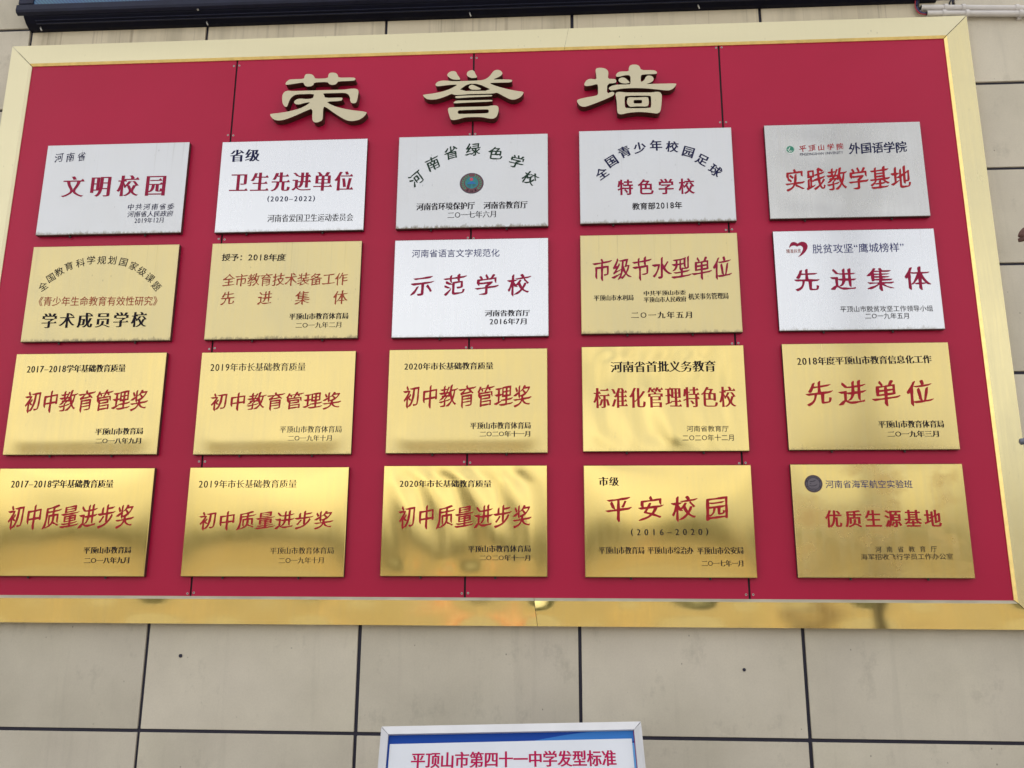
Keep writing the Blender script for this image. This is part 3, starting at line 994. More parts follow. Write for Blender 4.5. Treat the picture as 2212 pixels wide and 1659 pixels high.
POS = {(1, 1): (-1.4617, .894), (1, 2): (-.7234, .8899), (1, 3): (.0063, .8915), (1, 4): (.7316, .8982), (1, 5): (1.4606, .9028),
       (2, 1): (-1.4618, .4458), (2, 2): (-.7265, .4462), (2, 3): (.0056, .445), (2, 4): (.7302, .4512), (2, 5): (1.4665, .454),
       (3, 1): (-1.4695, -.0003), (3, 2): (-.7296, -.0022), (3, 3): (.0001, -.0003), (3, 4): (.73, .0033), (3, 5): (1.4707, .0057),
       (4, 1): (-1.471, -.449), (4, 2): (-.7346, -.4476), (4, 3): (-.003, -.4438), (4, 4): (.7313, -.4447), (4, 5): (1.4712, -.4431)}
SPEC = {
    (1, 1): ('steel_worn', 'flat', 'silver plaque with four big red characters, grimy lower edge, top left corner of the grid',
             [('河南省', 'kai', 'navy_ink', 119, 341, 185, 338, 19), ('文明校园', 'songb', 'red_ink', 137, 404, 356, 400, 46), ('中共河南省委', 'kai', 'navy_ink', 277, 447, 376, 446, 13), ('河南省人民政府', 'kai', 'navy_ink', 276, 463, 374, 461, 12.5), ('2019年12月', 'song', 'navy_ink', 291, 477, 353, 475, 12)]),
    (1, 2): ('steel', 'flat', 'bright silver plaque in the top row with small line (2020-2022) below red characters',
             [('省级', 'songb', 'navy_ink', 498, 337, 560, 335, 27), ('卫生先进单位', 'songb', 'red_ink', 498, 394, 762, 391, 42), ('(2020–2022)', 'songb', 'navy_ink', 578, 430, 680, 429, 13), ('河南省爱国卫生运动委员会', 'song', 'black_ink', 578, 472, 763, 469, 17)]),
    (1, 3): ('steel_worn', 'flat', 'silver plaque with arched dark green characters over a small round emblem',
             [('河南省环境保护厅', 'songb', 'black_ink', 900, 447, 1025, 444, 16), ('河南省教育厅', 'songb', 'black_ink', 1045, 444, 1139, 442, 16), ('二〇一七年六月', 'song', 'black_ink', 967, 465, 1071, 462, 15)]),
    (1, 4): ('steel_worn', 'flat', 'silver plaque with arched bold navy characters over four red ones, top row',
             [('特色学校', 'heix', 'red_ink', 1335, 405, 1499, 402, 33), ('教育部2018年', 'heib', 'black_ink', 1366, 446, 1473, 443, 15)]),
    (1, 5): ('steel_smudged', 'crumple', 'crinkled cloudy silver plaque with a small green round logo, top right of the grid',
             [('平顶山学院', 'xing', 'crimson_ink', 1727, 321, 1821, 316, 14), ('PINGDINGSHAN UNIVERSITY', 'hei', 'navy_ink', 1728, 333.5, 1821, 329.5, 7), ('外国语学院', 'kaib', 'navy_ink', 1834, 321, 1958, 317, 23), ('实践教学基地', 'kaib', 'crimson_ink', 1699, 389, 1966, 383, 46)]),
    (2, 1): ('brass_worn', 'flat', 'gold plaque with thirteen small arched black characters and bracketed red line',
             [('《青少年生命教育有效性研究》', 'hei', 'rust_ink', 84, 651, 340, 650, 20), ('学术成员学校', 'songb', 'black_ink', 92, 693, 316, 690, 33)]),
    (2, 2): ('brass_worn', 'flat', 'gold plaque with two red lines, the lower one four widely spaced characters',
             [('授予：2018年度', 'li', 'black_ink', 480, 556, 617, 556, 15), ('全市教育技术装备工作', 'kai', 'rust_ink', 482, 605, 750, 602, 26), ('先进集体', 'kai', 'rust_ink', 478, 644, 750, 642, 28), ('平顶山市教育体育局', 'songb', 'black_ink', 625, 684, 752, 682, 14), ('二〇一九年二月', 'song', 'black_ink', 639, 703, 737, 701, 13)]),
    (2, 3): ('steel', 'soft', 'silver plaque at the centre of the second row, dated 2016年7月',
             [('河南省语言文字规范化', 'hei', 'blue_ink', 890, 548, 1079, 546, 17), ('示范学校', 'xing', 'red_ink', 891, 617, 1143, 614, 46), ('河南省教育厅', 'songb', 'black_ink', 1048, 677, 1144, 676, 14), ('2016年7月', 'songb', 'black_ink', 1058, 695, 1137, 694, 14)]),
    (2, 4): ('brass_worn', 'soft', 'gold plaque in the second row with seven tall red brush characters',
             [('市级节水型单位', 'xing', 'red_ink', 1283, 581, 1577, 577, 48), ('平顶山市水利局', 'songb', 'black_ink', 1283, 644, 1368, 643, 12.5), ('中共平顶山市委', 'songb', 'black_ink', 1391, 634, 1481, 632, 11), ('平顶山市人民政府', 'songb', 'black_ink', 1391, 648, 1482, 646, 12), ('机关事务管理局', 'songb', 'black_ink', 1487, 641, 1573, 639, 14), ('二〇一九年五月', 'songb', 'black_ink', 1364, 681, 1494, 680, 15)]),
    (2, 5): ('steel', 'soft', 'silver plaque with a red swooping heart logo, right end of the second row',
             [('精准扶贫', 'hei', 'rust_ink', 1698.6, 543, 1730, 542, 9), ('脱贫攻坚“鹰城榜样”', 'hei', 'blue_ink', 1755, 538, 1952, 534, 20), ('先进集体', 'li', 'red_ink', 1719, 606, 2006, 600, 46), ('平顶山市脱贫攻坚工作领导小组', 'hei', 'black_ink', 1815, 668, 2015, 666, 13), ('二〇一九年五月', 'hei', 'black_ink', 1869, 683, 1963, 682, 13)]),
    (3, 1): ('brass', 'roll', 'gold plaque dated 2017-2018 with red 初中教育管理奖, left end of the third row',
             [('2017–2018学年基础教育质量', 'songb', 'black_ink', 59, 798, 271, 795, 17), ('初中教育管理奖', 'xing', 'crimson_ink', 56, 867, 317, 864, 46), ('平顶山市教育局', 'songb', 'black_ink', 207, 933, 309, 931, 15), ('二〇一八年九月', 'songb', 'black_ink', 208, 953, 305, 952, 13)]),
    (3, 2): ('brass', 'roll', 'gold plaque headed 2019 with red 初中教育管理奖, second in the third row',
             [('2019年市长基础教育质量', 'song', 'black_ink', 455, 794, 660, 792, 18), ('初中教育管理奖', 'xing', 'crimson_ink', 457, 867, 734, 865, 38), ('平顶山市教育体育局', 'song', 'black_ink', 605, 928, 738, 927, 15), ('二〇一九年十月', 'song', 'black_ink', 623, 947, 717, 946, 13)]),
    (3, 3): ('brass', 'roll', 'gold plaque headed 2020 with red 初中教育管理奖, centre of the third row',
             [('2020年市长基础教育质量', 'songb', 'black_ink', 874, 792, 1065, 790, 16), ('初中教育管理奖', 'xing', 'crimson_ink', 873, 856, 1145, 855, 48), ('平顶山市教育体育局', 'songb', 'black_ink', 1016, 920, 1146, 919, 15), ('二〇二〇年十一月', 'songb', 'black_ink', 1037, 938, 1145, 937, 13)]),
    (3, 4): ('brass_mirror', 'upright', 'rippled shiny gold plaque with eight condensed red characters, third row',
             [('河南省首批义务教育', 'songb', 'black_ink', 1320, 793, 1545, 791, 24), ('标准化管理特色校', 'songb', 'crimson_ink', 1283, 860, 1588, 857, 45), ('河南省教育厅', 'hei', 'black_ink', 1483, 926, 1574, 926, 13), ('二〇二〇年十二月', 'hei', 'black_ink', 1474, 946, 1585, 945, 14)]),
    (3, 5): ('brass', 'pillow', 'gold plaque headed 2018 with four large red brush characters, right end of third row',
             [('2018年度平顶山市教育信息化工作', 'songb', 'black_ink', 1722, 781, 2011, 776, 18), ('先进单位', 'xing', 'crimson_ink', 1744, 850, 2010, 847, 54), ('平顶山市教育体育局', 'songb', 'black_ink', 1897, 917, 2038, 916, 16), ('二〇一九年三月', 'songb', 'black_ink', 1917, 938, 2027, 937, 14)]),
    (4, 1): ('brass_clean', 'pillow', 'bulging gold plaque dated 2017-2018 with red 初中质量进步奖, bottom left corner',
             [('2017–2018学年基础教育质量', 'songb', 'black_ink', 25, 1046, 245, 1045, 18), ('初中质量进步奖', 'xing', 'crimson_ink', 20, 1116, 287, 1115, 52), ('平顶山市教育局', 'songb', 'black_ink', 182, 1189, 283, 1188, 15), ('二〇一八年九月', 'songb', 'black_ink', 183, 1211, 279, 1210, 14)]),
    (4, 2): ('brass_clean', 'pillow', 'bulging gold plaque headed 2019 with red 初中质量进步奖, second in the bottom row',
             [('2019年市长基础教育质量', 'song', 'black_ink', 430, 1046, 641, 1045, 18), ('初中质量进步奖', 'xing', 'crimson_ink', 433, 1124, 717, 1123, 40), ('平顶山市教育体育局', 'song', 'black_ink', 584, 1190, 721, 1189, 15), ('二〇一九年十月', 'song', 'black_ink', 603, 1211, 699, 1210, 14)]),
    (4, 3): ('brass_clean', 'upright', 'gold plaque headed 2020 with upright mirror ripples, centre of the bottom row',
             [('2020年市长基础教育质量', 'songb', 'black_ink', 864, 1045, 1061, 1045, 16), ('初中质量进步奖', 'xing', 'crimson_ink', 863, 1116, 1145, 1115, 50), ('平顶山市教育体育局', 'songb', 'black_ink', 1011, 1186, 1146, 1185, 15), ('二〇二〇年十一月', 'songb', 'black_ink', 1036, 1205, 1145, 1205, 13)]),
    (4, 4): ('brass_clean', 'pillow', 'gold plaque with line (2016-2020) under four large red brush characters',
             [('市级', 'songb', 'black_ink', 1294, 1040, 1336, 1040, 20), ('平安校园', 'xing', 'crimson_ink', 1312, 1098, 1571, 1097, 54), ('(2016–2020)', 'songb', 'black_ink', 1363, 1150, 1529, 1149, 16), ('平顶山市教育局', 'songb', 'black_ink', 1294, 1189, 1391, 1189, 16), ('平顶山市综治办', 'songb', 'black_ink', 1399, 1189, 1497, 1189, 16), ('平顶山市公安局', 'songb', 'black_ink', 1506, 1190, 1605, 1189, 16), ('二〇一七年一月', 'songb', 'black_ink', 1516, 1217, 1605, 1217, 14)]),
    (4, 5): ('brass_stained', 'pillow', 'stained gold plaque with a round dark navy seal, bottom right corner of the grid',
             [('河南省海军航空实验班', 'hei', 'blue_ink', 1783, 1046, 1970, 1046, 17), ('优质生源基地', 'heix', 'crimson_ink', 1783, 1121, 2031, 1120, 37), ('河南省教育厅', 'hei', 'black_ink', 1890, 1187, 2023, 1186, 13), ('海军招收飞行学员工作办公室', 'hei', 'black_ink', 1859, 1203, 2058, 1202, 13)]),
}
ARCS = {
    (1, 3): ('kaib', 'green_ink', 27, [('河', 899, 386, 36), ('南', 935, 353, 22), ('省', 975, 330, 10), ('绿', 1022, 323, 0), ('色', 1071, 331, -8), ('学', 1116, 349, -20), ('校', 1145, 385, -32)]),
    (1, 4): ('heix', 'navy_ink', 23, [('全', 1300, 375, 36), ('国', 1321, 348, 32), ('青', 1349, 328, 24), ('少', 1382, 319, 10), ('年', 1417, 314, 1), ('校', 1452, 317, -7), ('园', 1487, 328, -18), ('足', 1517, 345, -30), ('球', 1545, 368, -40)]),
    (2, 1): ('hei', 'black_ink', 18, [('全', 93, 619, 36), ('国', 110, 600, 34), ('教', 128, 587, 30), ('育', 149, 575, 20), ('科', 174, 568, 14), ('学', 197, 562, 7), ('规', 220, 562, 0), ('划', 243, 562, -5), ('国', 267, 566, -12), ('家', 289, 575, -22), ('级', 307, 586, -31), ('课', 324, 600, -38), ('题', 338, 618, -45)]),
}


def lettering(parent, name, loops, matk, kind, seed, off=.0007):
    vs, fs = fill(loops)
    return MB().add([(x, -warp(kind, seed, x, z) - off, z) for x, z in vs], fs).build(name, M[matk] if isinstance(matk, str) else matk, parent)


def line_loops(c, text, style, xl, yl, xr, yr, h, YP=0.0):
    a = at(xl, yl, YP) - c; b = at(xr, yr, YP) - c
    mid = ((xl + xr) / 2, (yl + yr) / 2)
    hh = (at(mid[0], mid[1] - h / 2, YP) - at(mid[0], mid[1] + h / 2, YP)).z
    em = hh / .93 if style != 'xing' else hh / 1.02
    d = Vector((b.x - a.x, b.z - a.z))
    L_ = d.length
    ux, uz = d / L_
    return [[(a.x + x * ux - y * uz, a.z + x * uz + y * ux) for x, y in l] for l in text_shapes(text, style, L_, em)]


def circ(cx, cz, r, n=40, ry=None):
    return [(cx + r * math.cos(2 * math.pi * k / n), cz + (ry or r) * math.sin(2 * math.pi * k / n)) for k in range(n)]


boltm = MB().tube([(0, 0, 0), (0, 0, -.0075)], .0042, 8).mesh('mounting_bolt', M['dark_screw'])
plaque_nodes = {}
for (r_, c_), (mk, kind, label, lines) in sorted(SPEC.items()):
    px, pz = POS[(r_, c_)]
    seed = r_ * 5 + c_ * 1.37
    loc = Vector((px, 0, pz + Z0))
    o = empty('award_plaque', loc)
    tag(o, label, 'plaque', 'award plaques in rows on the honour board')
    plaque_nodes[r_, c_] = (o, loc, kind, seed)
    link('plate', plate_mesh(kind, seed, M[mk]), o)
    for s in (-1, 1):
        link('mounting_bolt', boltm, o, (s * (.13 + .02 * random.random()) + random.uniform(-.03, .03), .013, -PH / 2 - .0002))
    for (tx, sty, ink, xl, yl, xr, yr, h) in lines:
        lettering(o, 'inscription', line_loops(loc, tx, sty, xl, yl, xr, yr, h), ink, kind, seed)
    if (r_, c_) in ARCS:
        sty, ink, h, chars = ARCS[r_, c_]
        allp = []
        for ch, x, y, ang in chars:
            p = at(x, y, 0) - loc
            hh = (at(x, y - h / 2, 0) - at(x, y + h / 2, 0)).z / .93
            ca, sa = math.cos(math.radians(ang)), math.sin(math.radians(ang))
            for l in stylise(glyph(ch), **STY[sty]):
                allp.append([(p.x + ((u - .5) * ca - (v - .38) * sa) * hh, p.z + ((u - .5) * sa + (v - .38) * ca) * hh) for u, v in l])
        lettering(o, 'arched_inscription', allp, ink, kind, seed)


# emblem with sun, hills, water and leaf wreath
def emblem_part(node_, name, loops, m_, k):
    o, loc, kind, seed = node_
    return lettering(o, name, nest(loops) if name != 'emblem_letter' else loops, m_, kind, seed, .0007 + .0003 * k)


nd = plaque_nodes[1, 3]
c = at(1019, 396, 0) - nd[1]
R_ = .0445
RX = R_ * 1.07
E_maroon = plain('emblem_maroon', (.13, .035, .050), .45)
E_rim = plain('emblem_rim', (.035, .045, .075), .45)
E_green = plain('emblem_green', (.045, .22, .13), .45)
E_teal = plain('emblem_teal', (.010, .19, .21), .45)
E_sun = plain('emblem_sun', (.52, .045, .10), .45)
E_blue = plain('emblem_blue', (.005, .14, .42), .45)
emblem_part(nd, 'emblem', [circ(c.x, c.z, RX, 48, R_)], E_rim, 0)
emblem_part(nd, 'emblem_ring', [circ(c.x, c.z, RX * .94, 48, R_ * .94)], E_maroon, 1)
emblem_part(nd, 'emblem_field', [circ(c.x, c.z + .002, RX * .56, 40, R_ * .58)], E_teal, 2)
emblem_part(nd, 'emblem_sun', [circ(c.x - .001, c.z + .0165, .0065, 20)], E_sun, 3)
emblem_part(nd, 'emblem_hills', [[(c.x - .019, c.z - .004), (c.x + .018, c.z - .003), (c.x + .011, c.z + .003), (c.x + .002, c.z + .0075), (c.x - .008, c.z + .005), (c.x - .014, c.z + .0015)]], E_blue, 3)
wv = []
for k, (x0, x1) in enumerate(((-.018, -.004), (.004, .017), (-.017, -.002), (.004, .015), (-.012, -.004), (.005, .012))):
    z = -.0075 - .0048 * (k // 2)
    wv.append([(c.x + x0, c.z + z), (c.x + x1, c.z + z), (c.x + x1 - .001, c.z + z + .0016), (c.x + x0 + .001, c.z + z + .0016)])
emblem_part(nd, 'emblem_waves', wv, E_rim, 4)
lv = []
for s in (-1, 1):
    for k in range(8):
        a = math.radians(-42 + 15.5 * k)
        rr = .0335
        p = Vector((math.cos(a) * rr * 1.06 * s, math.sin(a) * rr))
        t_ = Vector((-math.sin(a) * s, math.cos(a)))
        n_ = Vector((math.cos(a) * s, math.sin(a)))
        for q in (-1, 1):
            b0 = p - t_ * .003
            tip = p + t_ * .0050 + n_ * q * .0062
            l = [b0, b0 + n_ * q * .0030 - t_ * .0005, tip, b0 + t_ * .0048 + n_ * q * .0004]
            if (l[1] - l[0]).cross(l[2] - l[1]) < 0: l = l[::-1]
            lv.append([(c.x + v.x, c.z + v.y) for v in l])
emblem_part(nd, 'emblem_leaf_wreath', lv, E_green, 2)
for ch, a in (('Z', -118), ('H', -90), ('B', -62)):
    aa = math.radians(a)
    q = Vector((c.x + math.cos(aa) * R_ * .78, c.z + math.sin(aa) * R_ * .78))
    gl = glyph(ch)
    ca, sa = math.cos(aa + math.pi / 2), math.sin(aa + math.pi / 2)
    emblem_part(nd, 'emblem_letter', [[(q.x + ((u - .33) * ca - (v - .35) * sa) * .0125, q.y + ((u - .33) * sa + (v - .35) * ca) * .0125) for u, v in l] for l in stylise(gl, ox=.03, oy=.0)], M['black_ink'], 3)

# round logo on the crinkled plaque
nd = plaque_nodes[1, 5]
c = at(1707, 323, 0) - nd[1]
L_green = plain('logo_green', (.012, .21, .13), .45)
L_white = plain('logo_white', (.70, .74, .72), .4)
emblem_part(nd, 'logo_rim', [circ(c.x, c.z, .0195, 36)], L_white, 0)
emblem_part(nd, 'logo_disc', [circ(c.x, c.z, .0145, 32)], L_green, 1)
emblem_part(nd, 'logo_mark', [[(c.x + u * .0145, c.z + v * .0145) for u, v in l] for l in (
    [(-.75, .1), (-.5, -.45), (-.2, -.8), (.1, -.82), (-.05, -.55), (-.35, -.35), (-.55, .15)],
    [(-.45, .2), (-.25, -.15), (-.1, .3), (.05, .75), (-.1, .72), (-.3, .3)],
    [(.0, -.35), (.25, -.7), (.6, -.45), (.62, -.35), (.3, -.5), (.08, -.2)])], L_white, 2)
tk = []
for k in range(22):
    a = 2 * math.pi * k / 22
    if abs(math.degrees(a) - 270) < 25: continue
    tk.append(circ(c.x + .0170 * math.cos(a), c.z + .0170 * math.sin(a), .0009 if k % 2 else .0012, 5))
emblem_part(nd, 'logo_ring_lettering', tk, M['green_ink'], 2)

# heart logo
nd = plaque_nodes[2, 5]
hp = [(335, 700), (345, 600), (390, 490), (460, 420), (560, 405), (660, 430), (745, 490), (820, 430), (930, 392), (1050, 400), (1160, 460), (1220, 560), (1225, 680), (1180, 800), (1080, 930), (950, 1050), (740, 1155), (840, 1050), (940, 900), (1000, 770), (1000, 680), (950, 610), (870, 580), (790, 590), (720, 640), (650, 590), (560, 575), (450, 600), (390, 650)]
hl = [(lambda p: (p.x, p.z))(at((3080 + x / 12.29) / 1.8228, (920 + y / 12.29) / 1.8228, 0) - nd[1]) for x, y in hp]
emblem_part(nd, 'heart_logo', [chaikin(hl, .2)], M['red_ink'], 0)

# navy seal
nd = plaque_nodes[4, 5]
c = at(1757, 1045, 0) - nd[1]
S_dark = plain('seal_dark', (.022, .014, .030), .4)
S_grey = plain('seal_grey', (.115, .095, .115), .4)
S_brown = plain('seal_brown', (.18, .10, .06), .4)
SR = .0315
emblem_part(nd, 'seal', [circ(c.x, c.z, SR, 48)], S_brown, 0)
emblem_part(nd, 'seal_ring', [circ(c.x, c.z, SR * .93, 48)], S_dark, 1)
emblem_part(nd, 'seal_field', [circ(c.x, c.z, SR * .66, 40)], S_grey, 2)
sq = []
for k in range(7):
    a = math.radians(38 + 104 / 6 * k)
    x, z = c.x + math.cos(a) * SR * .79, c.z + math.sin(a) * SR * .79
    sq.append(circ(x, z, .0023, 6))
for a0, a1 in ((-20, 14), (-75, -35), (-130, -85), (166, 200), (208, 225)):
    ar = [math.radians(a0 + (a1 - a0) * k / 6) for k in range(7)]
    sq.append([(c.x + math.cos(a) * SR * .83, c.z + math.sin(a) * SR * .83) for a in ar] + [(c.x + math.cos(a) * SR * .75, c.z + math.sin(a) * SR * .75) for a in ar[::-1]])
emblem_part(nd, 'seal_ring_marks', sq, S_grey, 2)
emblem_part(nd, 'seal_relief', [[(c.x + u * SR, c.z + v * SR) for u, v in l] for l in (
    [(-.42, .30), (-.1, .30), (.2, .42), (.32, .40), (.05, .24), (-.3, .18), (-.42, .22)],
    [(-.46, -.16), (-.3, -.22), (.05, -.20), (.4, -.06), (.42, -.12), (.1, -.30), (-.35, -.30), (-.5, -.22)],
    [(-.3, -.5), (0, -.58), (.3, -.5), (.3, -.45), (0, -.52), (-.3, -.45)], circ(-.33, .02, .06, 8))], S_dark, 3)

# ------------------------------------------------------------------ screen above the board
led = empty('led_screen', (0, YW, 1.668 + Z0))
tag(led, 'dark cased outdoor display screen with a blue picture above the honour board', 'display screen')
LX0, LX1 = -1.945, 1.90
prof = [(0.0, 0.0), (-.030, .004), (-.062, .020), (-.078, .035), (-.083, .046)]          # y, z of the underside
cs = MB()


def prism(mb, pr, x0, x1, mi=0, caps=True):
    n = len(pr)
    mb.add([(x0, y, z) for y, z in pr] + [(x1, y, z) for y, z in pr], [(i, i + 1, n + i + 1, n + i) for i in range(n - 1)], False, mi)
    if caps:
        mb.add([(x0, y, z) for y, z in pr], [tuple(range(n))[::-1]], False, mi)
        mb.add([(x1, y, z) for y, z in pr], [tuple(range(n))], False, mi)


body = [(0.0, 0.0), (-.020, .001), (-.046, .012), (-.066, .030), (-.070, .040), (-.070, .80), (0, .80)]
prism(cs, body, LX0 + .002, LX1)
cs.build('housing', M['black_case'], led)
for z_, y_ in ((.010, -.046), (.018, -.056)):
    MB().box(LX0 + .05, LX1 - .02, y_ - .004, y_ + .004, z_ - .0015, z_ + .0015, .0005).build('underside_rib', M['bezel'], led)
bz = MB()
prism(bz, [(-.0705, .034), (-.086, .040), (-.090, .050), (-.088, .075), (-.080, .082), (-.0705, .082)], LX0 - .022, LX1 + .01)
bz.build('bezel', M['bezel'], led)
MB().box(LX0 - .020, LX0 + .045, -.084, -.0705, .0825, .80, .003).build('bezel', M['bezel'], led)


def screen_mat():
    mt, t, b = mat('led_pixels')
    v = coords(t, (1, 1, 1), False)
    wvn = t.nodes.new('ShaderNodeTexWave')
    wvn.bands_direction = 'DIAGONAL'
    wvn.inputs['Scale'].default_value = 42
    t.links.new(v, wvn.inputs['Vector'])
    hue = ramp(t, noise(t, coords(t, (4, 1, 4), False), 1.0, 3), .35, .65, (.03, .12, .34, 1), (.07, .26, .30, 1))
    c = mixc(t, wvn.outputs['Fac'], (.02, .05, .14), hue)
    b.inputs['Base Color'].default_value = (.02, .02, .03, 1)
    t.links.new(c, b.inputs['Emission Color'])
    b.inputs['Emission Strength'].default_value = .22
    b.inputs['Roughness'].default_value = .3
    return mt


MB().box(LX0 + .046, LX1 - .05, -.076, -.0706, .0826, .80).build('screen', screen_mat(), led)
for x in (-1.885, -1.15, -.02, .93):
    MB().tube([(x, -.030, .008), (x + .002, -.034, -.002), (x + .006, -.030, -.012)], .0032, 6).build('hook', M['screw'], led)
MB().tube([(-1.175, -.0765, .035), (-1.172, -.071, .030)], .004, 6).build('hook', M['screw'], led)

# ------------------------------------------------------------------ conduits and cables
pr = .0118
for nm, (xa, ya, xb, yb), lab in (('conduit', (3626, 30, 4032, 33), 'upper of the two white conduit pipes beside the screen'),
                                 ('conduit', (3649, 53.4, 4032, 53.4), 'lower of the two white conduit pipes, passing the frame corner')):
    a = at(xa / 1.8228, ya / 1.8228, .034); b = at(xb / 1.8228, yb / 1.8228, .034)
    e = b + (b - a).normalized() * 1.2
    L_ = (e - a).length
    o = empty('conduit', a)
    tag(o, lab, 'pipe', 'white conduit pipes by the frame corner')
    d = e - a
    MB().tube([(0, 0, 0), tuple(d)], pr, 16).build('pipe', M['pvc'], o)
    MB().tube([(-.0006, 0, 0), (.0002, 0, 0)], pr * .78, 12).build('dark_mouth_disc', M['cable_black'], o)  # black disc over the solid end, painted for the unlit pipe inside
    for cx in ((3500 + 920 / 4.158, 3500 + 1212 / 4.158, 3500 + 2085 / 4.158) if 'upper' in lab else (3500 + 895 / 4.158, 3500 + 1272 / 4.158, 3500 + 2148 / 4.158)):
        q = at(cx / 1.8228, ya / 1.8228, .034) - a
        t_ = q.x / d.x
        q = d * t_
        mb = MB()
        ring = []
        n = 14
        for k in range(n + 1):
            an = math.pi * (k / n) + math.pi / 2 + math.pi / 2
            ring.append(an)
        vs = []
        for xx in (-.0065, .0065):
            for rr_ in (pr + .0002, pr + .0035):
                for k in range(n + 1):
                    an = math.pi * k / n
                    vs.append((q.x + xx, q.y - math.sin(an) * rr_, q.z + math.cos(an) * rr_))
        n1 = n + 1
        fs = []
        for k in range(n):
            fs += [(n1 + k, n1 + k + 1, 3 * n1 + k + 1, 3 * n1 + k), (k, 2 * n1 + k, 2 * n1 + k + 1, k + 1),
                   (k, k + 1, n1 + k + 1, n1 + k), (2 * n1 + k, 3 * n1 + k, 3 * n1 + k + 1, 2 * n1 + k + 1)]
        mb.add(vs, fs, False)
        mb.box(q.x - .0075, q.x + .0075, .006, .0205, q.z - pr - .006, q.z + pr + .006, .001)
        mb.build('clip', M['pvc'], o)
cab = [('cable_black', [(3618, -30), (3616, 0), (3614, 22), (3618, 32), (3640, 33)], .0055, 'thick black cable dropping from the screen into the upper pipe'),
       ('cable_red', [(3606, -10), (3603, 18), (3606, 34), (3618, 50), (3634, 56), (3662, 56)], .0024, 'thin red cable looping into the lower pipe'),
       ('cable_blue', [(3612, -5), (3610, 26), (3616, 40), (3628, 50), (3640, 52), (3664, 53)], .0042, 'dark blue cable looping into the lower pipe'),
       ('cable_black', [(3758, -30), (3744, 2), (3739, 12), (3740, 28)], .0035, 'short black cable hanging from the right end of the screen')]
for mk, pts, r_, lab in cab:
    P3 = [at(x / 1.8228, y / 1.8228, .038) for x, y in pts]
    sm = []
    for i in range(len(P3) - 1):
        p0, p1, p2, p3 = P3[max(i - 1, 0)], P3[i], P3[i + 1], P3[min(i + 2, len(P3) - 1)]
        for k in range(6):
            u = k / 6
            sm.append(.5 * ((2 * p1) + (p2 - p0) * u + (2 * p0 - 5 * p1 + 4 * p2 - p3) * u * u + (3 * p1 - p0 - 3 * p2 + p3) * u ** 3))
    sm.append(P3[-1])
    o = MB().tube([tuple(p - P3[0]) for p in sm], r_, 8).build('cable', M[mk], None, P3[0])
    tag(o, lab, 'cable')

# ------------------------------------------------------------------ pole just outside the picture with the rod and the rusty bracket
o = empty('service_pole', (1.78, -.95, 0))
tag(o, 'grey pole at the right edge holding a round tipped rod and rusty bracket', 'pole')
MB().tube([(0, 0, 0), (0, 0, 4.2)], .032, 16).build('pole_shaft', M['rod'], o)
z_ = Z0 - .3243
MB().tube([(1.4895 - 1.78, 0, z_), (1.492 - 1.78, 0, z_ + .0003), (1.60 - 1.78, 0, z_ + .018), (0, 0, z_ + .045)], .0080, 14, True, 0, [.0045, .0080, .0084, .0088]).build('rod', M['rod'], o)
zc = Z0 + .214
MB().tube([(1.592 - 1.78 + .030 * math.cos(a), 0, zc + .030 * math.sin(a)) for a in [math.radians(q) for q in range(190, 40, -12)]] + [(-.12, 0, zc + .02), (0, 0, zc + .02)], .0085, 10).build('rusty_bracket', M['rust'], o)
MB().tube([(1.597 - 1.78, 0, zc - .075), (1.597 - 1.78, 0, zc - .02), (1.597 - 1.78, 0, zc + .010)], .02, 14, True, 0, [.016, .022, .012]).build('pale_insulator', M['pale_shade'], o)

# ------------------------------------------------------------------ notice board leaning back in front of the wall
so = empty('notice_board', (.1882, -.2992, Z0 - 1.0973))
SR_ = rot(.0192, 0, 0) @ rot(0, -.4694, 0) @ rot(0, 0, -.0301)
so.rotation_euler = SR_.to_euler()
tag(so, 'white framed blue and white notice board standing below the honour board', 'notice board')
HW, HH, FWd = .40, 1.05, .0235
SRI = SR_.inverted()


def on_sign(px, py):
    """point of the notice board's face seen at this place of a 2212 wide picture, in the board's own axes"""
    d = SRI @ ray(px, py)
    c_ = SRI @ (CPOS - so.location)
    t_ = (-.004 - c_.y) / d.y
    return c_ + d * t_


def side4(mb, pts, y0, y1):
    mb.add([(x, y0, z) for x, z in pts] + [(x, y1, z) for x, z in pts],
           [(0, 1, 2, 3), (7, 6, 5, 4), (0, 4, 5, 1), (1, 5, 6, 2), (2, 6, 7, 3), (3, 7, 4, 0)])


gm = .0009
for nm, pts, mm in (('frame_bar', [(-HW + FWd, -FWd), (HW - FWd, -FWd), (HW - gm, 0), (-HW + gm, 0)], 'white_frame'),
                    ('frame_bar', [(-HW, -HH + gm), (-HW + FWd, -HH + FWd), (-HW + FWd, -FWd - gm), (-HW, -gm * 2)], 'alu'),
                    ('frame_bar', [(HW - FWd, -HH + FWd), (HW, -HH + gm), (HW, -gm * 2), (HW - FWd, -FWd - gm)], 'alu'),
                    ('frame_bar', [(-HW, -HH), (HW, -HH), (HW - FWd, -HH + FWd), (-HW + FWd, -HH + FWd)], 'alu')):
    mb = MB(); side4(mb, pts, -.016, .012)
    mb.build(nm, M[mm], so)
MB().box(-HW + .004, HW - .004, .000, .008, -HH + .004, -.004).build('back_panel', M['white_frame'], so)
P_blue = plain('poster_deep_blue', (.006, .050, .30), .4, spec=.15)
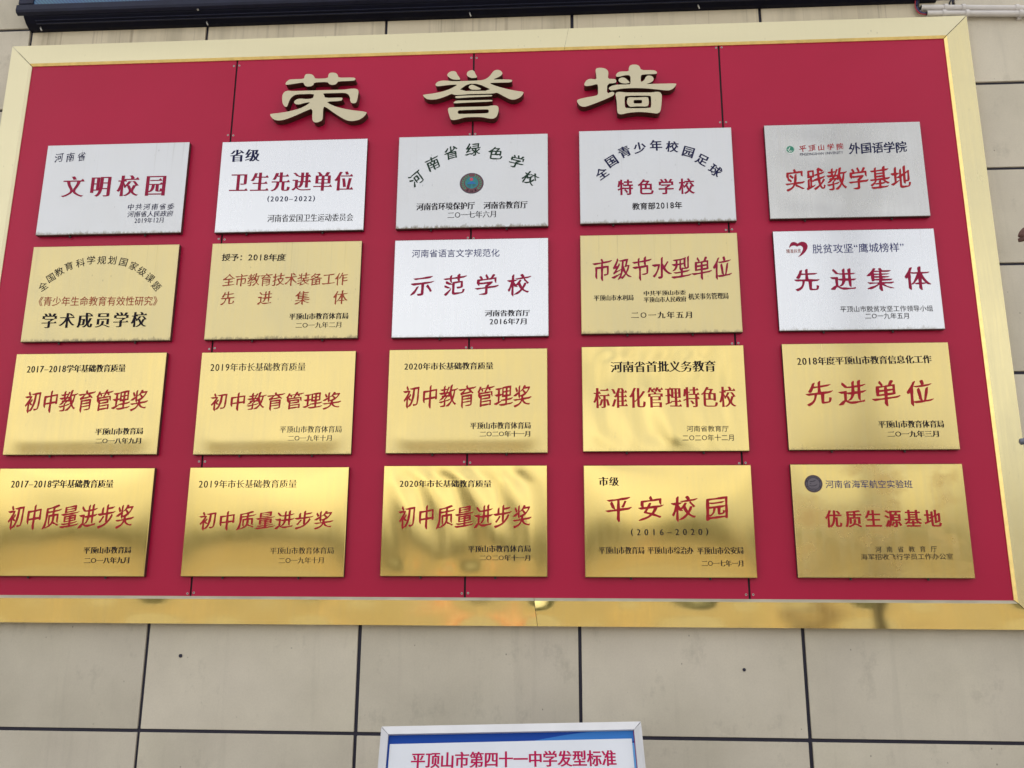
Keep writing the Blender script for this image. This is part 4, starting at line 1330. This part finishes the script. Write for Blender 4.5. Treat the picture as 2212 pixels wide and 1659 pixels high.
P_mid = plain('poster_mid_blue', (.035, .17, .50), .4, spec=.15)
P_light = plain('poster_light_blue', (.13, .34, .66), .4, spec=.15)
iw, it = HW - FWd, -FWd
MB().box(-iw, iw, -.004, -.0005, -HH + FWd, it).build('poster', P_blue, so)
sw = [(iw * .10, it - .030), (iw * .25, it - .020), (iw * .45, it - .0085), (iw * .62, it - .0015), (iw * .70, it), (iw, it), (iw, it - .030)]


def sheet(name, lp, y, m_):
    vs, fs = fill(nest([lp]))
    MB().add([(x, y, z) for x, z in vs], fs).build(name, m_, so)


sheet('poster_swoosh', [(x, z) for x, z in sw], -.0044, P_mid)
sheet('poster_edge_strip', [(iw - .010, -HH + FWd), (iw, -HH + FWd), (iw, it - .036), (iw - .010, it - .036)], -.0048, P_light)
sheet('poster_white_area', [(-iw + .0055, -HH + .05), (iw - .0085, -HH + .05), (iw - .0085, it - .0235), (-iw + .0055, it - .0265)], -.0052, M['poster_white'])
sheet('poster_pink_line', [(iw - .0017, -HH + FWd), (iw - .0004, -HH + FWd), (iw - .0004, it), (iw - .0017, it)], -.0053, M['poster_red'])
a, b = on_sign(889, 1643), on_sign(1330, 1637.5)
q0, q1 = on_sign(1110, 1640 - 17), on_sign(1110, 1640 + 17)
em = (q0.z - q1.z) / .93
dd = Vector((b.x - a.x, b.z - a.z)); L_ = dd.length; ux, uz = dd / L_
lp = text_shapes('平顶山市第四十一中学发型标准', 'heix', L_, em, .80)
vs, fs = fill([[(a.x + x * ux - y * uz, a.z + x * uz + y * ux) for x, y in l] for l in lp])
MB().add([(x, -.0058, z) for x, z in vs], fs).build('heading', M['poster_red'], so)
# two legs down to the ground
inv = SR_.to_4x4()
for s in (-1, 1):
    mb = MB()
    top = Vector((s * .30, .020, -.45))
    foot_w = so.location + SR_ @ top
    down = SRI @ (Vector((foot_w.x, foot_w.y, .0)) - so.location)
    mb.tube([tuple(top), tuple(down)], .014, 12)
    mb.build('leg', M['alu'], so)
print('verts', sum(len(o.data.vertices) for o in bpy.data.objects if o.type == 'MESH'))
